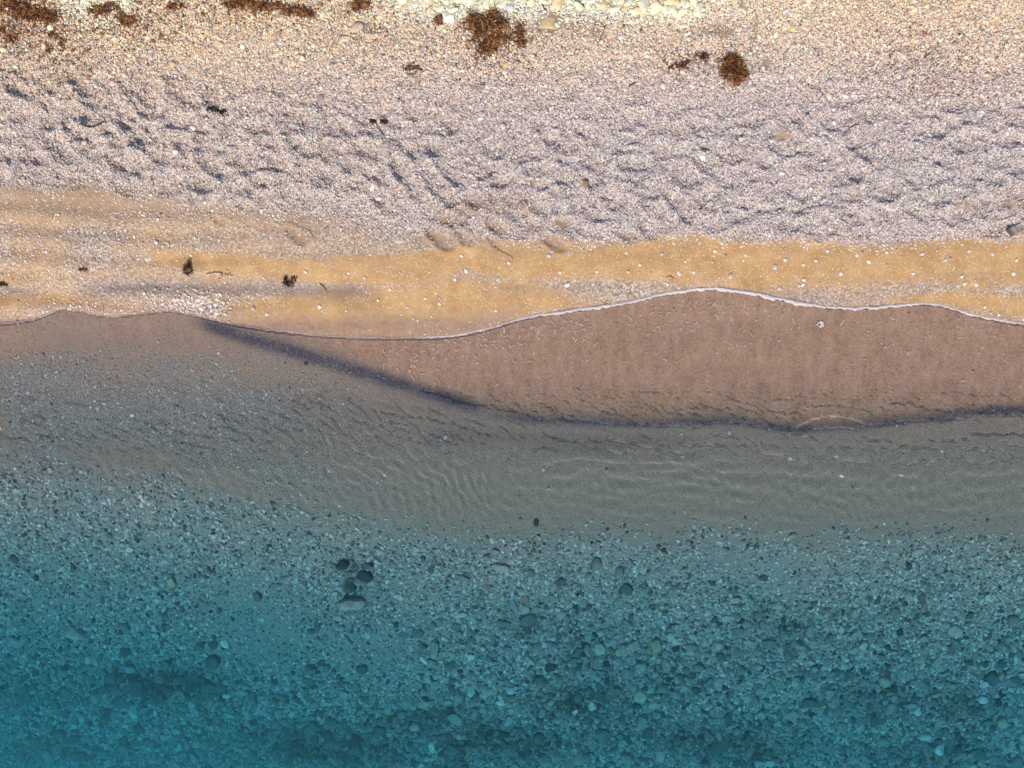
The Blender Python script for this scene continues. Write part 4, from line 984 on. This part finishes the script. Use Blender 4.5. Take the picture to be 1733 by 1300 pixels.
weed('seaweed_tuft', [(141, 456, 8, 2, 1)], 40, .035, .02, 'tiny reddish seaweed scrap on the sand at left', cols=((.05, .012, .01), (.12, .03, .02)), w=(.6, .4), group='seaweed tufts on the sand')
weed('seaweed_tuft', [(4, 481, 8, 2, 1)], 50, .04, .025, 'dark seaweed scrap lying at the left edge of the sand', cols=((.02, .010, .008), (.06, .02, .015)), w=(.6, .4), group='seaweed tufts on the sand')

MT = simple_mat('twig_wood', [(.3, (.045, .028, .022)), (.7, (.13, .085, .06))], 120, .85)
MTR = simple_mat('twig_red', [(.3, (.06, .02, .014)), (.7, (.17, .06, .035))], 120, .85)
def twig(paths, label, rad=.004, mat=None, lift=.008, name='twig'):
    fv, ff, o_ = [], [], 0
    c0 = W(*paths[0][0]); org = np.array([c0[0], c0[1], float(zat(*c0))])
    for k_, p in enumerate(paths):
        w = np.array([W(*q) for q in p]); t = np.linspace(0, 1, len(w)); tt = np.linspace(0, 1, 6 * len(w))
        x = np.interp(tt, t, w[:, 0]); y = np.interp(tt, t, w[:, 1])
        for _ in range(3):
            x[1:-1] = (x[:-2] + 2 * x[1:-1] + x[2:]) / 4; y[1:-1] = (y[:-2] + 2 * y[1:-1] + y[2:]) / 4
        x += .0015 * rng.normal(size=len(x)); y += .0015 * rng.normal(size=len(y))
        z = zat(x, y) + lift * (.6 + .8 * np.sin(tt * math.pi))
        v, f = tube_np(np.column_stack([x, y, z]) - org, rad * (1 if k_ == 0 else .7) * np.linspace(1, .5, len(x)), 6)
        fv.append(v); ff.append(f + o_); o_ += len(v)
    o = link(name, mesh_np(name, np.vstack(fv), np.vstack(ff)), mat or MT); o.location = org
    tag(o, label, 'twig', 'twigs on the beach'); return o
twig([[(350, 463), (362, 461), (374, 461), (382, 464), (396, 466)], [(374, 461), (376, 467), (373, 471), (369, 470)]], 'forked dark twig on the sand between the two seaweed tufts', .005, MTR)
twig([[(540, 479), (545, 483), (552, 491)]], 'short dark stick on grey gravel right of the seaweed tufts', .006)
twig([[(310, 461), (315, 464), (320, 468)]], 'tiny dark stick touching the left seaweed tuft', .005)
twig([[(1014, 70), (1019, 58), (1024, 46), (1023, 34)], [(1024, 46), (1014, 38), (1004, 40)]], 'thin curved forked twig on bright shingle below the pale rocks', .005, MTR, .012)
twig([[(914, 4), (921, 14), (925, 24)], [(921, 14), (927, 22)]], 'small forked twig at the top edge above the ochre slab', .006, MTR, .012)
twig([[(868, 2), (860, 14), (854, 22)]], 'hair-thin twig at the top edge above the seaweed clumps', .0025, MT, .015)
twig([[(1062, 147), (1071, 142), (1081, 137)]], 'short grey stick on the shingle left below the compact seaweed ball', .006, MT, .01)
twig([[(1688, 373), (1704, 369), (1719, 363)]], 'straight thin dark stick above the square block at the right edge', .004, MT, .008)
twig([[(142, 213), (153, 217), (165, 215), (175, 209), (180, 201), (172, 196), (164, 197)]], 'dark C-shaped stick on the shingle at left', .007, MT, .014)
twig([[(1563, 98), (1571, 92), (1576, 88)]], 'short brownish bent stick on shingle at upper right', .006, MT, .01)
twig([[(1664, 258), (1667, 262)]], 'tiny black stick on shingle at right', .006, MT, .012)
twig([[(1139, 470), (1134, 467), (1127, 470)]], 'tiny dark twig on the gold sand above the foam line', .004, MT)
twig([[(836, 416), (845, 424), (858, 430), (871, 438)]], 'thin dark root trailing from the footprints onto the gold sand', .004, MT, .002)
twig([[(251, 56), (250, 48), (252, 40)]], 'short reddish twig right below the dark seaweed patch', .005, MTR, .012)

# squarish grey block half buried at the right edge
import bmesh
bx, by = W(1718, 388)
root = bpy.data.objects.new('driftwood_block', None); C.objects.link(root); root.location = (bx, by, float(zat(bx, by)) + .004); root.rotation_euler = (.04, -.05, math.radians(28))
tag(root, 'grey-brown rectangular weathered wooden block lying at the right edge', 'driftwood')
MB = simple_mat('weathered_wood', [(.3, (.15, .12, .10)), (.7, (.36, .31, .26))], 45, .9)
MBD = simple_mat('weathered_wood_dark', [(.3, (.07, .055, .055)), (.7, (.16, .13, .13))], 45, .9)
for k_, (cx_, wd_, mt_) in enumerate([(-.075, .024, MBD), (-.035, .046, MB), (.012, .036, MB), (.058, .046, MB), (.10, .028, MBD)]):
    bm = bmesh.new(); bmesh.ops.create_cube(bm, size=1)
    hgt = .035 if mt_ is MB else .045
    for v in bm.verts: v.co = Vector((v.co.x * wd_, v.co.y * (.088 + .008 * (k_ % 2)), v.co.z * hgt))
    bmesh.ops.bevel(bm, geom=bm.edges[:], offset=.005, segments=2, affect='EDGES')
    for v in bm.verts: v.co += Vector((cx_, 0, 0)) + Vector(rng.normal(0, .001, 3))
    me = bpy.data.meshes.new('slat'); bm.to_mesh(me); bm.free(); me.materials.append(mt_)
    o = bpy.data.objects.new('slat' if mt_ is MB else 'end_piece', me); C.objects.link(o); o.parent = root

# ------------------------------------------------------------------ labels: tell look-alikes apart by their order along the shore
ORD = ['leftmost', 'second from left', 'third from left', 'fourth from left', 'fifth from left', 'sixth from left', 'seventh from left', 'eighth from left', 'ninth from left', 'tenth from left', 'eleventh from left', 'twelfth from left', 'thirteenth from left', 'fourteenth from left', 'fifteenth from left', 'sixteenth from left', 'seventeenth from left', 'eighteenth from left', 'nineteenth from left', 'twentieth from left', 'twenty-first from left', 'twenty-second from left', 'twenty-third from left', 'twenty-fourth from left', 'twenty-fifth from left', 'twenty-sixth from left', 'twenty-seventh from left', 'twenty-eighth from left', 'twenty-ninth from left', 'thirtieth from left']
by_label = {}
for o, px, lab in REG: by_label.setdefault(lab, []).append((px, o))
for lab, items in by_label.items():
    if len(items) > 1:
        items.sort(key=lambda t: t[0])
        for k_, (px, o) in enumerate(items):
            o['label'] = lab + ', ' + ('rightmost' if k_ == len(items) - 1 else ORD[min(k_, 29)])
